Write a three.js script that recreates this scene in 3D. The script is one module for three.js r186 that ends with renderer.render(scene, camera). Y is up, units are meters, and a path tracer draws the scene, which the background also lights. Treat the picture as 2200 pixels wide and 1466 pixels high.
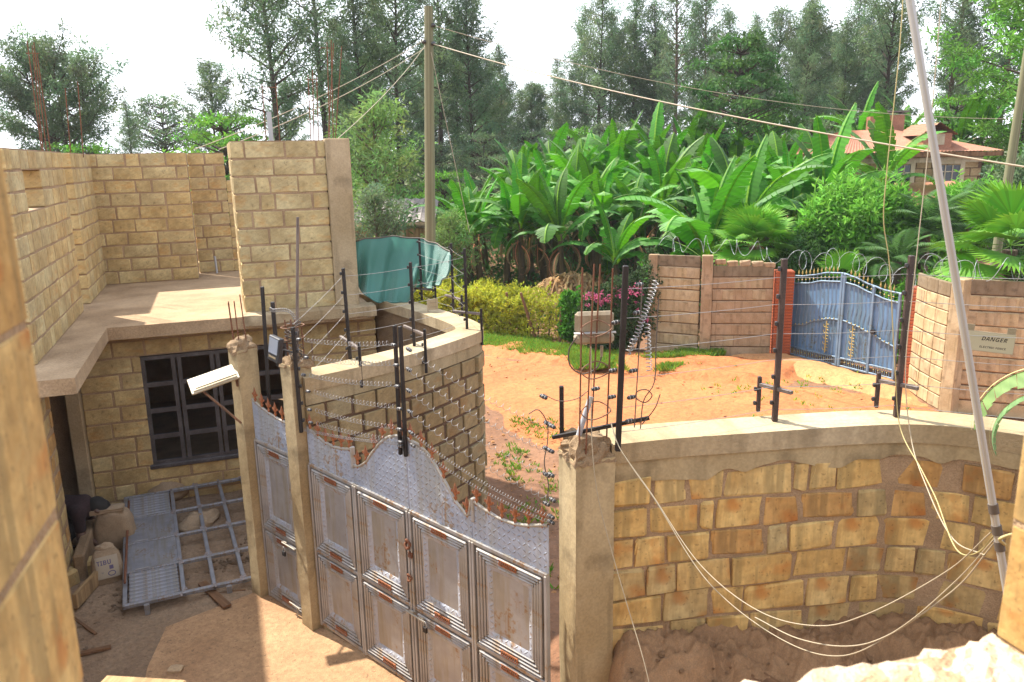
import * as THREE from 'three';
import { mergeGeometries, mergeVertices, toCreasedNormals } from 'three/addons/utils/BufferGeometryUtils.js';
import { MarchingCubes } from 'three/addons/objects/MarchingCubes.js';

// ---------------------------------------------------------------- camera, sky, sun, exposure
const scene = new THREE.Scene();
const camera = new THREE.PerspectiveCamera(46.38, 1024 / 682, 0.05, 900);
camera.position.set(0, 4.5, 0);
camera.lookAt(0, 4.5 - Math.sin(THREE.MathUtils.degToRad(13)), -Math.cos(THREE.MathUtils.degToRad(13)));
camera.rotateZ(-0.02);
camera.focus = 8.5; camera.userData.fStop = 7;
scene.add(camera);
scene.fog = new THREE.FogExp2(new THREE.Color(0.90, 0.94, 1.0), 0.0005);

const SUN = new THREE.Vector3(-0.475, 0.815, -0.335).normalize();
{ // hazy bright sky: pale air, whiter near the horizon and round the sun
  const w = 256, h = 128, d = new Float32Array(w * h * 4), v = new THREE.Vector3();
  for (let j = 0; j < h; j++) for (let i = 0; i < w; i++) {
    const el = ((j + 0.5) / h - 0.5) * Math.PI, az = ((i + 0.5) / w - 0.5) * 2 * Math.PI;
    v.set(Math.cos(el) * Math.cos(az), Math.sin(el), Math.cos(el) * Math.sin(az));
    const up = Math.max(0, v.y), k = Math.pow(1 - up, 2.2), g = Math.pow(Math.max(0, v.dot(SUN)), 6);
    const c = [0.66 + 0.34 * k + 0.5 * g, 0.74 + 0.30 * k + 0.48 * g, 0.90 + 0.20 * k + 0.42 * g];
    for (let q = 0; q < 3; q++) d[(j * w + i) * 4 + q] = c[q] * 0.92;
    d[(j * w + i) * 4 + 3] = 1;
  }
  const t = new THREE.DataTexture(d, w, h, THREE.RGBAFormat, THREE.FloatType);
  t.mapping = THREE.EquirectangularReflectionMapping; t.magFilter = t.minFilter = THREE.LinearFilter; t.needsUpdate = true;
  scene.background = t; scene.environment = t;
}
const sun = new THREE.DirectionalLight(new THREE.Color(1, 0.93, 0.82), 5);
sun.position.copy(SUN).multiplyScalar(60).add(new THREE.Vector3(0, 0, -18)); sun.target.position.set(0, 0, -18);
sun.castShadow = true; sun.shadow.radius = 1.5; sun.shadow.mapSize.set(4096, 4096);
Object.assign(sun.shadow.camera, { left: -40, right: 40, top: 45, bottom: -45, near: 1, far: 160 });
scene.add(sun, sun.target);
const renderer = new THREE.WebGLRenderer({ antialias: true });
renderer.toneMapping = THREE.LinearToneMapping;
renderer.toneMappingExposure = 2.25;
renderer.shadowMap.enabled = true;

// ---------------------------------------------------------------- helpers
const { PI, sin, cos, abs, min, max, floor, sqrt, pow, hypot, atan2 } = Math;
const V3 = (x, y, z) => new THREE.Vector3(x, y, z);
const lerp = (a, b, t) => a + (b - a) * t, clamp = (x, a = 0, b = 1) => min(b, max(a, x)), sstep = (a, b, x) => { const t = clamp((x - a) / (b - a)); return t * t * (3 - 2 * t); };
function RNG(seed) { let a = seed >>> 0; const f = () => { a = (a + 0x6D2B79F5) | 0; let t = Math.imul(a ^ (a >>> 15), 1 | a); t = (t + Math.imul(t ^ (t >>> 7), 61 | t)) ^ t; return ((t ^ (t >>> 14)) >>> 0) / 4294967296; }; f.r = (lo, hi) => lo + (hi - lo) * f(); f.n = () => (f() + f() + f() - 1.5) / 0.75; f.pick = (l) => l[floor(f() * l.length)]; return f; }
function hash3(x, y, z) { let h = Math.imul(x, 374761393) ^ Math.imul(y, 668265263) ^ Math.imul(z, 2147483647 - 1274126177); h = Math.imul(h ^ (h >>> 13), 1274126177); return ((h ^ (h >>> 16)) >>> 0) / 4294967296; }
const fade = (t) => t * t * (3 - 2 * t);
function vnoise(x, y, px, py, s) { // value noise that repeats after px, py cells
  const x0 = floor(x), y0 = floor(y), fx = fade(x - x0), fy = fade(y - y0), m = (a, n) => ((a % n) + n) % n;
  const a = hash3(m(x0, px), m(y0, py), s), b = hash3(m(x0 + 1, px), m(y0, py), s), c = hash3(m(x0, px), m(y0 + 1, py), s), d = hash3(m(x0 + 1, px), m(y0 + 1, py), s);
  return lerp(lerp(a, b, fx), lerp(c, d, fx), fy);
}
function fbm(u, v, f, oct, s, ay = 1) { let a = 0.5, t = 0, n = 0; for (let i = 0; i < oct; i++) { t += a * vnoise(u * f, v * f * ay, f, max(1, f * ay), s + i * 17); n += a; a *= 0.55; f *= 2; } return t / n; }
function noise3(x, y, z, s = 0) { const z0 = floor(z), f = fade(z - z0); return lerp(vnoise(x, y, 1 << 20, 1 << 20, s + z0 * 131), vnoise(x, y, 1 << 20, 1 << 20, s + (z0 + 1) * 131), f); }
function tex(size, fn, color = true) { // fn(u, v) -> [r, g, b] or grey, 0..1 in sRGB
  const [w, h] = Array.isArray(size) ? size : [size, size], d = new Uint8Array(w * h * 4);
  for (let j = 0; j < h; j++) for (let i = 0; i < w; i++) { let c = fn(i / w, j / h); if (typeof c === 'number') c = [c, c, c]; const o = (j * w + i) * 4; for (let q = 0; q < 3; q++) d[o + q] = clamp(c[q]) * 255; d[o + 3] = 255; }
  const t = new THREE.DataTexture(d, w, h, THREE.RGBAFormat); t.wrapS = t.wrapT = THREE.RepeatWrapping; t.magFilter = THREE.LinearFilter; t.minFilter = THREE.LinearMipmapLinearFilter; t.generateMipmaps = true;
  if (color) t.colorSpace = THREE.SRGBColorSpace; t.needsUpdate = true; return t;
}
const rep = (t, x, y = x) => { const c = t.clone(); c.repeat.set(x, y); c.needsUpdate = true; return c; };
const M = {};
function mat(name, color, o = {}) { const m = (o.transmission || o.clearcoat || o.sheen || o.physical) ? new THREE.MeshPhysicalMaterial() : new THREE.MeshStandardMaterial(); const { physical, ...rest } = o; if (Array.isArray(color)) m.color.setRGB(...color); else m.color.set(color); m.roughness = 0.9; m.side = THREE.DoubleSide; Object.assign(m, rest); m.name = name; M[name] = m; return m; }

// names and tags
const used = {};
function numbered(n) { const k = (used[n] = (used[n] ?? -1) + 1); return k ? n + '_' + String(k).padStart(3, '0') : n; }
function tag(o, label, category, group, kind) { Object.assign(o.userData, { label, category }); if (group) o.userData.group = group; if (kind) o.userData.kind = kind; return o; }
function shade(o) { o.castShadow = true; o.receiveShadow = true; return o; }
function thing(name, label, category, pos = [0, 0, 0], turn = 0, group) { const g = new THREE.Group(); g.name = numbered(name); g.position.set(...pos); g.rotation.y = turn; scene.add(g); tag(g, label, category, group); return g; }
function part(name, geo, m, parent, pos, rot) { const o = shade(new THREE.Mesh(Array.isArray(geo) ? merge(geo) : geo, m)); o.name = name; if (pos) o.position.set(...pos); if (rot) o.rotation.set(...rot); parent.add(o); return o; }
function single(name, geo, m, label, category, group, kind) { const o = shade(new THREE.Mesh(Array.isArray(geo) ? merge(geo) : geo, m)); o.name = numbered(name); scene.add(o); tag(o, label, category, group, kind); return o; }
function structure(name, geo, m) { const o = shade(new THREE.Mesh(Array.isArray(geo) ? merge(geo) : geo, m)); o.name = numbered(name); o.userData.kind = 'structure'; scene.add(o); return o; }
function merge(list) { const any = list.some((g) => g.attributes.color); list = list.map((g) => { const q = g.index ? g.toNonIndexed() : g; for (const k of Object.keys(q.attributes)) if (!['position', 'normal', 'uv', 'color'].includes(k)) q.deleteAttribute(k); if (!q.attributes.uv) uvBox(q); if (any && !q.attributes.color) q.setAttribute('color', new THREE.BufferAttribute(new Float32Array(q.attributes.position.count * 3).fill(1), 3)); return q; }); return list.length === 1 ? list[0] : mergeGeometries(list); }
// geometry
function uvBox(g, s = 1, ox = 0, oy = 0) { // texture coordinates in metres by the way each vertex faces
  const p = g.attributes.position, n = g.attributes.normal, uv = new Float32Array(p.count * 2), A = V3(), B = V3(), C = V3(); let ax, ay, az;
  for (let i = 0; i < p.count; i++) {
    const x = p.getX(i), y = p.getY(i), z = p.getZ(i);
    if (g.index) { ax = abs(n.getX(i)); ay = abs(n.getY(i)); az = abs(n.getZ(i)); } else if (i % 3 === 0) { A.fromBufferAttribute(p, i); B.fromBufferAttribute(p, i + 1).sub(A); C.fromBufferAttribute(p, i + 2).sub(A); B.cross(C); ax = abs(B.x); ay = abs(B.y); az = abs(B.z); }
    let a, b; if (ay >= ax && ay >= az) { a = x; b = z; } else if (ax >= az) { a = z; b = y; } else { a = x; b = y; }
    uv[2 * i] = a * s + ox; uv[2 * i + 1] = b * s + oy;
  }
  g.setAttribute('uv', new THREE.BufferAttribute(uv, 2)); return g;
}
function box(w, h, d, x = 0, y = 0, z = 0, ry = 0) { const g = new THREE.BoxGeometry(w, h, d).toNonIndexed(); uvBox(g); if (ry) g.rotateY(ry); g.translate(x, y, z); return g; }
function cbox(w, h, d, c = 0.01, jit = 0, rng = null) { // box with chamfered edges, corners moved a little; 44 triangles
  const pos = [], idx = [], X = w / 2, Y = h / 2, Z = d / 2, C = min(c, X * 0.8, Y * 0.8, Z * 0.8), at = {};
  for (const sx of [-1, 1]) for (const sy of [-1, 1]) for (const sz of [-1, 1]) {
    const j = () => (rng ? rng.r(-jit, jit) : 0), jx = j(), jy = j(), jz = j(), cc = C * (rng ? rng.r(0.6, 1.6) : 1), k = `${sx}${sy}${sz}`;
    at[k] = [pos.length, pos.length + 1, pos.length + 2];
    pos.push([sx * X + jx * 0.3, sy * (Y - cc) + jy, sz * (Z - cc) + jz], [sx * (X - cc) + jx, sy * Y + jy * 0.3, sz * (Z - cc) + jz], [sx * (X - cc) + jx, sy * (Y - cc) + jy, sz * Z + jz * 0.3]);
  }
  const A = (sx, sy, sz, q) => at[`${sx}${sy}${sz}`][q], quad = (a, b, cc, dd) => idx.push(a, b, cc, a, cc, dd);
  for (const s of [-1, 1]) {
    const f = (a, b, cc, dd) => (s > 0 ? quad(a, b, cc, dd) : quad(dd, cc, b, a));
    f(A(s, -1, -1, 0), A(s, 1, -1, 0), A(s, 1, 1, 0), A(s, -1, 1, 0)); f(A(-1, s, -1, 1), A(-1, s, 1, 1), A(1, s, 1, 1), A(1, s, -1, 1)); f(A(-1, -1, s, 2), A(1, -1, s, 2), A(1, 1, s, 2), A(-1, 1, s, 2));
    for (const t of [-1, 1]) {
      const e = (a, b, cc, dd) => (s * t > 0 ? quad(a, b, cc, dd) : quad(dd, cc, b, a));
      e(A(s, t, -1, 0), A(s, t, -1, 1), A(s, t, 1, 1), A(s, t, 1, 0)); e(A(s, -1, t, 2), A(s, -1, t, 0), A(s, 1, t, 0), A(s, 1, t, 2)); e(A(-1, s, t, 1), A(-1, s, t, 2), A(1, s, t, 2), A(1, s, t, 1));
      for (const r of [-1, 1]) { const a = A(s, t, r, 0), b = A(s, t, r, 1), cc = A(s, t, r, 2); s * t * r > 0 ? idx.push(a, b, cc) : idx.push(a, cc, b); }
    }
  }
  const g = new THREE.BufferGeometry(); g.setAttribute('position', new THREE.Float32BufferAttribute(pos.flat(), 3)); g.setIndex(idx);
  const q = g.toNonIndexed(); q.computeVertexNormals(); return uvBox(q, 1, rng ? rng() * 5 : 0, rng ? rng() * 5 : 0);
}
function tube(pts, r, seg = 6, steps = 0, closed = false) { const c = new THREE.CatmullRomCurve3(pts.map((p) => (p.isVector3 ? p : V3(...p))), closed, 'centripetal'); return new THREE.TubeGeometry(c, steps || max(2, (pts.length - 1) * 4), r, seg, closed).toNonIndexed(); }
function bar(a, b, r, r2 = r, seg = 7) { const A = a.isVector3 ? a : V3(...a), B = b.isVector3 ? b : V3(...b), d = B.clone().sub(A), l = d.length(); const g = new THREE.CylinderGeometry(r2, r, l, seg, 1).toNonIndexed(); g.translate(0, l / 2, 0); g.applyQuaternion(new THREE.Quaternion().setFromUnitVectors(V3(0, 1, 0), d.normalize())); g.translate(A.x, A.y, A.z); return g; }
function beam(a, b, w, h, roll = 0) { const A = a.isVector3 ? a : V3(...a), B = b.isVector3 ? b : V3(...b), d = B.clone().sub(A), l = d.length(); const g = cbox(w, h, l, min(w, h) * 0.12); if (roll) g.rotateZ(roll); const m = new THREE.Matrix4().lookAt(B, A, abs(d.y) > 0.98 * l ? V3(0, 0, 1) : V3(0, 1, 0)); g.applyMatrix4(m); g.translate((A.x + B.x) / 2, (A.y + B.y) / 2, (A.z + B.z) / 2); return g; }
function helix(a, b, R, turns, r, per = 9, sag = 0) { const A = V3(...a), B = V3(...b), d = B.clone().sub(A), l = d.length(); d.normalize(); const n1 = V3(0, 1, 0).cross(d).normalize(), n2 = d.clone().cross(n1), p = [], N = floor(turns * per); for (let i = 0; i <= N; i++) { const t = i / N, w = t * turns * 2 * PI; p.push(A.clone().addScaledVector(d, t * l).addScaledVector(n1, R * cos(w)).addScaledVector(n2, R * sin(w)).add(V3(0, -sag * 4 * t * (1 - t), 0))); } const c = new THREE.CatmullRomCurve3(p); return new THREE.TubeGeometry(c, N, r, 4, false).toNonIndexed(); }
function sagline(a, b, sag, r, n = 16, seg = 5) { const p = []; for (let i = 0; i <= n; i++) { const t = i / n; p.push([lerp(a[0], b[0], t), lerp(a[1], b[1], t) - sag * 4 * t * (1 - t), lerp(a[2], b[2], t)]); } return tube(p, r, seg, n * 2); }
function rough(g, amp, freq, seed = 1, crease = 0.9) { // weld, push along normals by noise, shade smooth
  let q = g.clone(); for (const k of ['uv', 'normal', 'color']) q.deleteAttribute(k); q = mergeVertices(q, 1e-4); q.computeVertexNormals();
  const p = q.attributes.position, n = q.attributes.normal;
  for (let i = 0; i < p.count; i++) { const k = (noise3(p.getX(i) * freq + 50, p.getY(i) * freq + 50, p.getZ(i) * freq + 50, seed) - 0.5 + 0.5 * (noise3(p.getX(i) * freq * 2.7 + 50, p.getY(i) * freq * 2.7 + 50, p.getZ(i) * freq * 2.7 + 50, seed + 3) - 0.5)) * 2 * amp; p.setXYZ(i, p.getX(i) + n.getX(i) * k, p.getY(i) + n.getY(i) * k, p.getZ(i) + n.getZ(i) * k); }
  return uvBox(toCreasedNormals(q.toNonIndexed(), crease));
}
function poly(pts, y0, y1) { const s = new THREE.Shape(pts.map(([x, z]) => new THREE.Vector2(x, -z))); const g = new THREE.ExtrudeGeometry(s, { depth: y1 - y0, bevelEnabled: false, steps: 1 }).toNonIndexed(); g.rotateX(-PI / 2); g.translate(0, y0, 0); g.computeVertexNormals(); return uvBox(g); }
function path(pts) { const L = [0]; for (let i = 1; i < pts.length; i++) L.push(L[i - 1] + hypot(pts[i][0] - pts[i - 1][0], pts[i][1] - pts[i - 1][1])); return { len: L[L.length - 1], at(s) { let i = 1; while (i < L.length - 1 && L[i] < s) i++; const t = (s - L[i - 1]) / (L[i] - L[i - 1]), a = pts[i - 1], b = pts[i], l = L[i] - L[i - 1]; return { x: lerp(a[0], b[0], t), z: lerp(a[1], b[1], t), tx: (b[0] - a[0]) / l, tz: (b[1] - a[1]) / l }; } }; }
function smoothPath(pts, n = 40) { const c = new THREE.CatmullRomCurve3(pts.map(([x, z]) => V3(x, 0, z)), false, 'centripetal'); return path(c.getSpacedPoints(n).map((p) => [p.x, p.z])); }
// a band that follows a path: across from a to b (metres to the left of the way), from y0 to y1
function band(P, a, b, y0, y1, step = 0.12, s0 = 0, s1 = P.len) {
  const N = max(1, Math.ceil((s1 - s0) / step)), ring = [], pos = [], uv = [];
  for (let i = 0; i <= N; i++) { const s = lerp(s0, s1, i / N), q = P.at(s); const nx = q.tz, nz = -q.tx; ring.push([s, [q.x + nx * a, y0, q.z + nz * a], [q.x + nx * b, y0, q.z + nz * b], [q.x + nx * b, y1, q.z + nz * b], [q.x + nx * a, y1, q.z + nz * a]]); }
  const quad = (A, B, C, D, ua, ub, va, vb) => { pos.push(...A, ...B, ...C, ...A, ...C, ...D); uv.push(ua, va, ub, va, ub, vb, ua, va, ub, vb, ua, vb); };
  for (let i = 0; i < N; i++) { const p = ring[i], q = ring[i + 1]; for (let k = 0; k < 4; k++) { const m = (k + 1) % 4, flat = k % 2 === 0; quad(p[1 + k], q[1 + k], q[1 + m], p[1 + m], p[0], q[0], flat ? 0 : y0, flat ? abs(b - a) : y1); } }
  for (const [r, o] of [[ring[0], 0], [ring[N], 1]]) { const f = [r[1], r[2], r[3], r[4]]; o ? quad(f[0], f[3], f[2], f[1], 0, 0.3, y0, y1) : quad(f[0], f[1], f[2], f[3], 0, 0.3, y0, y1); }
  const g = new THREE.BufferGeometry(); g.setAttribute('position', new THREE.Float32BufferAttribute(pos, 3)); g.setAttribute('uv', new THREE.Float32BufferAttribute(uv, 2)); g.computeVertexNormals(); return g;
}

// ---------------------------------------------------------------- textures (what surfaces are made of) and materials
const mixc = (a, b, t) => [lerp(a[0], b[0], t), lerp(a[1], b[1], t), lerp(a[2], b[2], t)];
const T = {};
T.block = tex(512, (u, v) => { // quarried yellow tuff: saw marks, pits, rusty veins
  const a = fbm(u, v, 3, 6, 11), b = fbm(u, v, 24, 4, 12), saw = vnoise(u * 6 + v * 5 + 1.5 * a, v * 60 - u * 36, 512, 512, 13), pit = fbm(u, v, 40, 2, 14);
  let c = mixc([0.80, 0.72, 0.56], [1.0, 0.95, 0.80], clamp(a * 1.5 - 0.25)); c = c.map((x) => x * (0.86 + 0.2 * b + 0.07 * (saw - 0.5)));
  if (pit > 0.79) c = c.map((x) => x * 0.88); const vein = fbm(u, v, 5, 4, 15, 3); if (vein > 0.6) c = mixc(c, [0.86, 0.62, 0.36], clamp((vein - 0.6) * 4) * 0.4); return c;
});
T.mortar = tex(512, (u, v) => { const a = fbm(u, v, 5, 6, 21), b = vnoise(u * 200, v * 200, 200, 200, 22); return mixc([0.66, 0.57, 0.47], [0.98, 0.90, 0.80], a).map((x) => x * (0.88 + 0.16 * b)); });
T.plaster = tex(512, (u, v) => { // cement render with water runs and mildew
  const a = fbm(u, v, 3, 6, 31), b = vnoise(u * 160, v * 160, 160, 160, 32), run = fbm(u, v, 16, 4, 33, 0.125), mil = fbm(u, v, 7, 5, 34);
  let c = mixc([0.78, 0.72, 0.60], [1, 0.97, 0.90], clamp(a * 1.4 - 0.2)).map((x) => x * (0.93 + 0.1 * b)); c = mixc(c, [0.45, 0.41, 0.33], clamp((run - 0.55) * 3.0) * 0.45); return mixc(c, [0.42, 0.38, 0.31], clamp((mil - 0.6) * 3) * 0.5);
});
T.soil = tex(1024, (u, v) => { const a = fbm(u, v, 4, 6, 41), b = fbm(u, v, 60, 3, 42), g = vnoise(u * 340, v * 340, 340, 340, 43), p = vnoise(u * 120, v * 120, 120, 120, 44); let c = mixc([0.80, 0.72, 0.66], [1, 0.96, 0.92], a).map((x) => x * (0.80 + 0.22 * b + 0.1 * (g - 0.5))); if (p > 0.9) c = c.map((x) => x * 0.8); return c; });
T.paint = tex(1024, (u, v) => { // grey-blue gate paint, dulled, with rust freckles
  const a = fbm(u, v, 4, 5, 51), b = fbm(u, v, 14, 5, 52), f = fbm(u, v, 40, 4, 53), big = fbm(u, v, 5, 4, 54), run = fbm(u, v, 24, 4, 55, 0.1);
  let c = mixc([0.84, 0.85, 0.88], [1, 1, 1], a).map((x) => x * (0.92 + 0.12 * b)); c = mixc(c, [0.80, 0.74, 0.60], clamp((run - 0.5) * 3) * 0.5);
  const r = clamp((f - 0.56) * 7) * clamp((big - 0.5) * 5); c = mixc(c, [0.78, 0.55, 0.32], clamp(r) * 0.6); const str = fbm(u, v, 48, 3, 56, 0.08); c = mixc(c, [0.76, 0.50, 0.28], clamp((str - 0.62) * 6) * clamp((big - 0.54) * 4) * 0.5); return c;
});
T.rust = tex(256, (u, v) => { const a = fbm(u, v, 6, 5, 61), b = vnoise(u * 90, v * 90, 90, 90, 62); return mixc([0.55, 0.50, 0.48], [1, 0.95, 0.9], a).map((x) => x * (0.8 + 0.3 * b)); });
T.wood = tex([256, 512], (u, v) => { const a = fbm(u, v, 24, 4, 71, 0.125), b = fbm(u, v, 5, 4, 72); return mixc([0.62, 0.55, 0.46], [1, 0.95, 0.86], a).map((x) => x * (0.82 + 0.3 * b)); });
T.bark = tex(256, (u, v) => { const a = fbm(u, v, 16, 5, 81, 0.25), b = fbm(u, v, 4, 4, 82); return mixc([0.45, 0.40, 0.36], [1, 0.95, 0.88], a).map((x) => x * (0.8 + 0.3 * b)); });
T.leaf = tex(256, (u, v) => { const a = fbm(u, v, 6, 5, 91), s = 0.5 + 0.5 * sin(v * 2 * PI * 24 + 3 * a); return mixc([0.80, 0.84, 0.72], [1, 1, 0.92], clamp(0.4 * a + 0.6 * s)); });
T.bumpFine = tex(512, (u, v) => 0.6 * fbm(u, v, 40, 4, 101) + 0.4 * vnoise(u * 256, v * 256, 256, 256, 102), false);
T.bumpCoarse = tex(512, (u, v) => fbm(u, v, 8, 6, 111), false);
T.tread = tex(512, (u, v) => { // raised teardrops of chequer plate
  const n = 8, x = u * n, y = v * n, i = floor(x), j = floor(y), fx = x - i - 0.5, fy = y - j - 0.5, s = (i + j) % 2 ? 1 : -1, a = (fx + s * fy) * 0.7071, b = (fx - s * fy) * 0.7071; return clamp(1.3 - hypot(a / 0.46, b / 0.16) * 1.3);
}, false);
T.weave = tex(256, (u, v) => 0.5 + 0.25 * sin(u * 2 * PI * 64) + 0.25 * sin(v * 2 * PI * 64), false);

T.drip = tex(512, (u, v) => { // the same stone with chisel lines and grey cement runs
  const a = fbm(u, v, 4, 6, 121), b = fbm(u, v, 30, 3, 122), ch = vnoise(u * 70 + 6 * a, v * 9, 70, 512, 123), run = fbm(u, v, 14, 4, 124, 0.14), pit = fbm(u, v, 48, 2, 125);
  let c = mixc([0.78, 0.68, 0.50], [1, 0.95, 0.80], clamp(a * 1.5 - 0.25)).map((x) => x * (0.86 + 0.18 * b + 0.07 * (ch - 0.5))); c = mixc(c, [0.60, 0.57, 0.47], clamp((run - 0.55) * 5) * 0.5); c = mixc(c, [0.80, 0.52, 0.28], clamp((fbm(u, v, 5, 4, 126) - 0.58) * 5) * 0.5); if (pit > 0.78) c = c.map((x) => x * 0.86); return c;
});
T.chisel = tex(512, (u, v) => 0.5 * vnoise(u * 60 + 3 * fbm(u, v, 6, 3, 131), v * 10, 60, 10, 132) + 0.5 * fbm(u, v, 24, 4, 133), false);
const stoneOf = (name, rgb) => mat(name, rgb, { map: name.startsWith('rubble') ? T.drip : T.block, bumpMap: name.startsWith('rubble') ? T.chisel : T.bumpFine, bumpScale: name.startsWith('rubble') ? 0.006 : 0.007, roughness: 0.95 });
const stoneSet = [stoneOf('tuff pale', [0.61, 0.55, 0.42]), stoneOf('tuff yellow', [0.61, 0.52, 0.36]), stoneOf('tuff cream', [0.57, 0.52, 0.41]), stoneOf('tuff tan', [0.56, 0.48, 0.34])];
const roughSet = [stoneOf('rubble pale', [0.74, 0.61, 0.39]), stoneOf('rubble gold', [0.74, 0.58, 0.33]), stoneOf('rubble orange', [0.60, 0.41, 0.22]), stoneOf('rubble grey', [0.58, 0.50, 0.35])];
const greySet = [stoneOf('hewn grey', [0.32, 0.285, 0.225]), stoneOf('hewn tan', [0.35, 0.295, 0.215]), stoneOf('hewn buff', [0.38, 0.33, 0.25])];
const precastSet = [mat('precast tan', [0.52, 0.44, 0.33], { map: T.plaster, bumpMap: T.bumpCoarse, bumpScale: 0.008 }), mat('precast pink', [0.47, 0.37, 0.28], { map: T.plaster, bumpMap: T.bumpCoarse, bumpScale: 0.008 }), mat('precast pale', [0.58, 0.49, 0.35], { map: T.plaster, bumpMap: T.bumpCoarse, bumpScale: 0.008 })];
mat('mortar', [0.53, 0.45, 0.35], { map: rep(T.mortar, 0.8), bumpMap: T.bumpFine, bumpScale: 0.008 });
mat('mortar grey', [0.36, 0.30, 0.22], { map: rep(T.mortar, 0.8), bumpMap: T.bumpFine, bumpScale: 0.008 });
mat('joint dark', [0.17, 0.12, 0.085], { map: T.mortar, bumpMap: T.bumpFine, bumpScale: 0.006 });
mat('concrete', [0.50, 0.42, 0.32], { map: rep(T.plaster, 0.5), bumpMap: T.bumpFine, bumpScale: 0.005 });
mat('concrete floor', [0.58, 0.50, 0.39], { map: rep(T.mortar, 0.45), bumpMap: T.bumpFine, bumpScale: 0.006 });
mat('render', [0.50, 0.43, 0.31], { map: rep(T.plaster, 0.55), bumpMap: T.bumpCoarse, bumpScale: 0.008 });
mat('coping', [0.50, 0.43, 0.33], { map: rep(T.plaster, 0.4), bumpMap: T.bumpFine, bumpScale: 0.004 });
mat('coping weathered', [0.40, 0.35, 0.25], { map: rep(T.plaster, 0.7), bumpMap: T.bumpFine, bumpScale: 0.004 });
mat('soil orange', [0.58, 0.225, 0.075], { map: rep(T.soil, 0.3), bumpMap: rep(T.bumpCoarse, 0.6), bumpScale: 0.05 });
mat('soil pale', [0.66, 0.37, 0.16], { map: rep(T.soil, 0.37), bumpMap: rep(T.bumpFine, 0.6), bumpScale: 0.01 });
mat('soil brown', [0.28, 0.155, 0.085], { map: rep(T.soil, 0.3), bumpMap: rep(T.bumpCoarse, 0.8), bumpScale: 0.03 });
mat('yard concrete', [0.52, 0.35, 0.20], { map: rep(T.soil, 0.5), bumpMap: T.bumpFine, bumpScale: 0.008 });
mat('yard rubble', [0.33, 0.25, 0.17], { map: rep(T.soil, 0.6), bumpMap: rep(T.bumpCoarse, 1.5), bumpScale: 0.03 });
mat('mud', [0.40, 0.285, 0.185], { map: T.mortar, bumpMap: rep(T.bumpCoarse, 0.9), bumpScale: 0.02 });
mat('gate plate', [0.47, 0.51, 0.59], { map: rep(T.paint, 0.7), bumpMap: rep(T.tread, 2.6), bumpScale: 0.009, roughness: 0.55, metalness: 0.15 });
mat('gate frame', [0.43, 0.405, 0.375], { map: rep(T.paint, 0.9), roughness: 0.5, metalness: 0.2 });
mat('gate panel', [0.46, 0.48, 0.53], { map: rep(T.paint, 0.8), bumpMap: rep(T.tread, 2.6), bumpScale: 0.006, roughness: 0.55, metalness: 0.15 });
mat('gate edge', [0.42, 0.38, 0.32], { map: rep(T.paint, 1.3), roughness: 0.6, metalness: 0.1 });
mat('copper paint', [0.66, 0.29, 0.14], { map: T.rust, roughness: 0.55, metalness: 0.3 });
mat('rust', [0.30, 0.13, 0.065], { map: rep(T.rust, 3), roughness: 0.9 });
mat('rust pale', [0.36, 0.22, 0.14], { map: rep(T.rust, 3), roughness: 0.9 });
mat('black steel', [0.035, 0.03, 0.03], { map: rep(T.rust, 2), roughness: 0.55, metalness: 0.2 });
mat('brown steel', [0.10, 0.065, 0.055], { map: rep(T.rust, 2), roughness: 0.6 });
mat('window steel', [0.14, 0.14, 0.16], { map: rep(T.rust, 2), roughness: 0.5 });
mat('grille steel', [0.30, 0.30, 0.32], { map: rep(T.paint, 1.5), roughness: 0.5, metalness: 0.3 });
mat('weld white', [0.62, 0.62, 0.66], { map: rep(T.rust, 6), roughness: 0.7 });
mat('galvanised', [0.50, 0.49, 0.46], { map: rep(T.paint, 0.7), roughness: 0.5, metalness: 0.15 });
mat('bright sheet', [0.75, 0.75, 0.74], { map: rep(T.rust, 1), roughness: 0.22, metalness: 0.9 });
mat('wire steel', [0.30, 0.29, 0.28], { roughness: 0.45, metalness: 0.5 });
mat('wire pale', [0.34, 0.28, 0.19], { roughness: 0.6 });
mat('wire yellow', [0.38, 0.31, 0.13], { roughness: 0.6 });
mat('wire dark', [0.09, 0.07, 0.055], { roughness: 0.7 });
mat('porcelain black', [0.03, 0.028, 0.028], { roughness: 0.3 });
mat('insulator stripe', [0.38, 0.36, 0.34], { roughness: 0.5 });
mat('pvc grey', [0.34, 0.34, 0.35], { roughness: 0.5 });
mat('timber', [0.46, 0.34, 0.20], { map: rep(T.wood, 2, 1), bumpMap: T.bumpFine, bumpScale: 0.003 });
mat('timber dark', [0.26, 0.15, 0.085], { map: rep(T.wood, 2, 1) });
mat('pole green', [0.27, 0.305, 0.215], { map: rep(T.wood, 1, 0.4), bumpMap: T.bumpFine, bumpScale: 0.004 });
mat('pole fresh', [0.40, 0.28, 0.14], { map: rep(T.wood, 1, 0.4) });
mat('bark dark', [0.10, 0.075, 0.055], { map: T.bark, bumpMap: T.bumpCoarse, bumpScale: 0.02 });
mat('bark pale', [0.24, 0.185, 0.14], { map: T.bark, bumpMap: T.bumpCoarse, bumpScale: 0.02 });
const leafy = (name, rgb, tr = 0.4, extra = {}) => mat(name, rgb, { vertexColors: true, transmission: tr, thickness: 0, roughness: 0.9, specularIntensity: 0.25, ...extra });
leafy('needle leaf', [0.14, 0.21, 0.10], 0.5); leafy('fresh leaf', [0.15, 0.36, 0.04], 0.5); leafy('sapling leaf', [0.17, 0.28, 0.075], 0.45); leafy('broad leaf', [0.065, 0.15, 0.035], 0.4);
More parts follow.
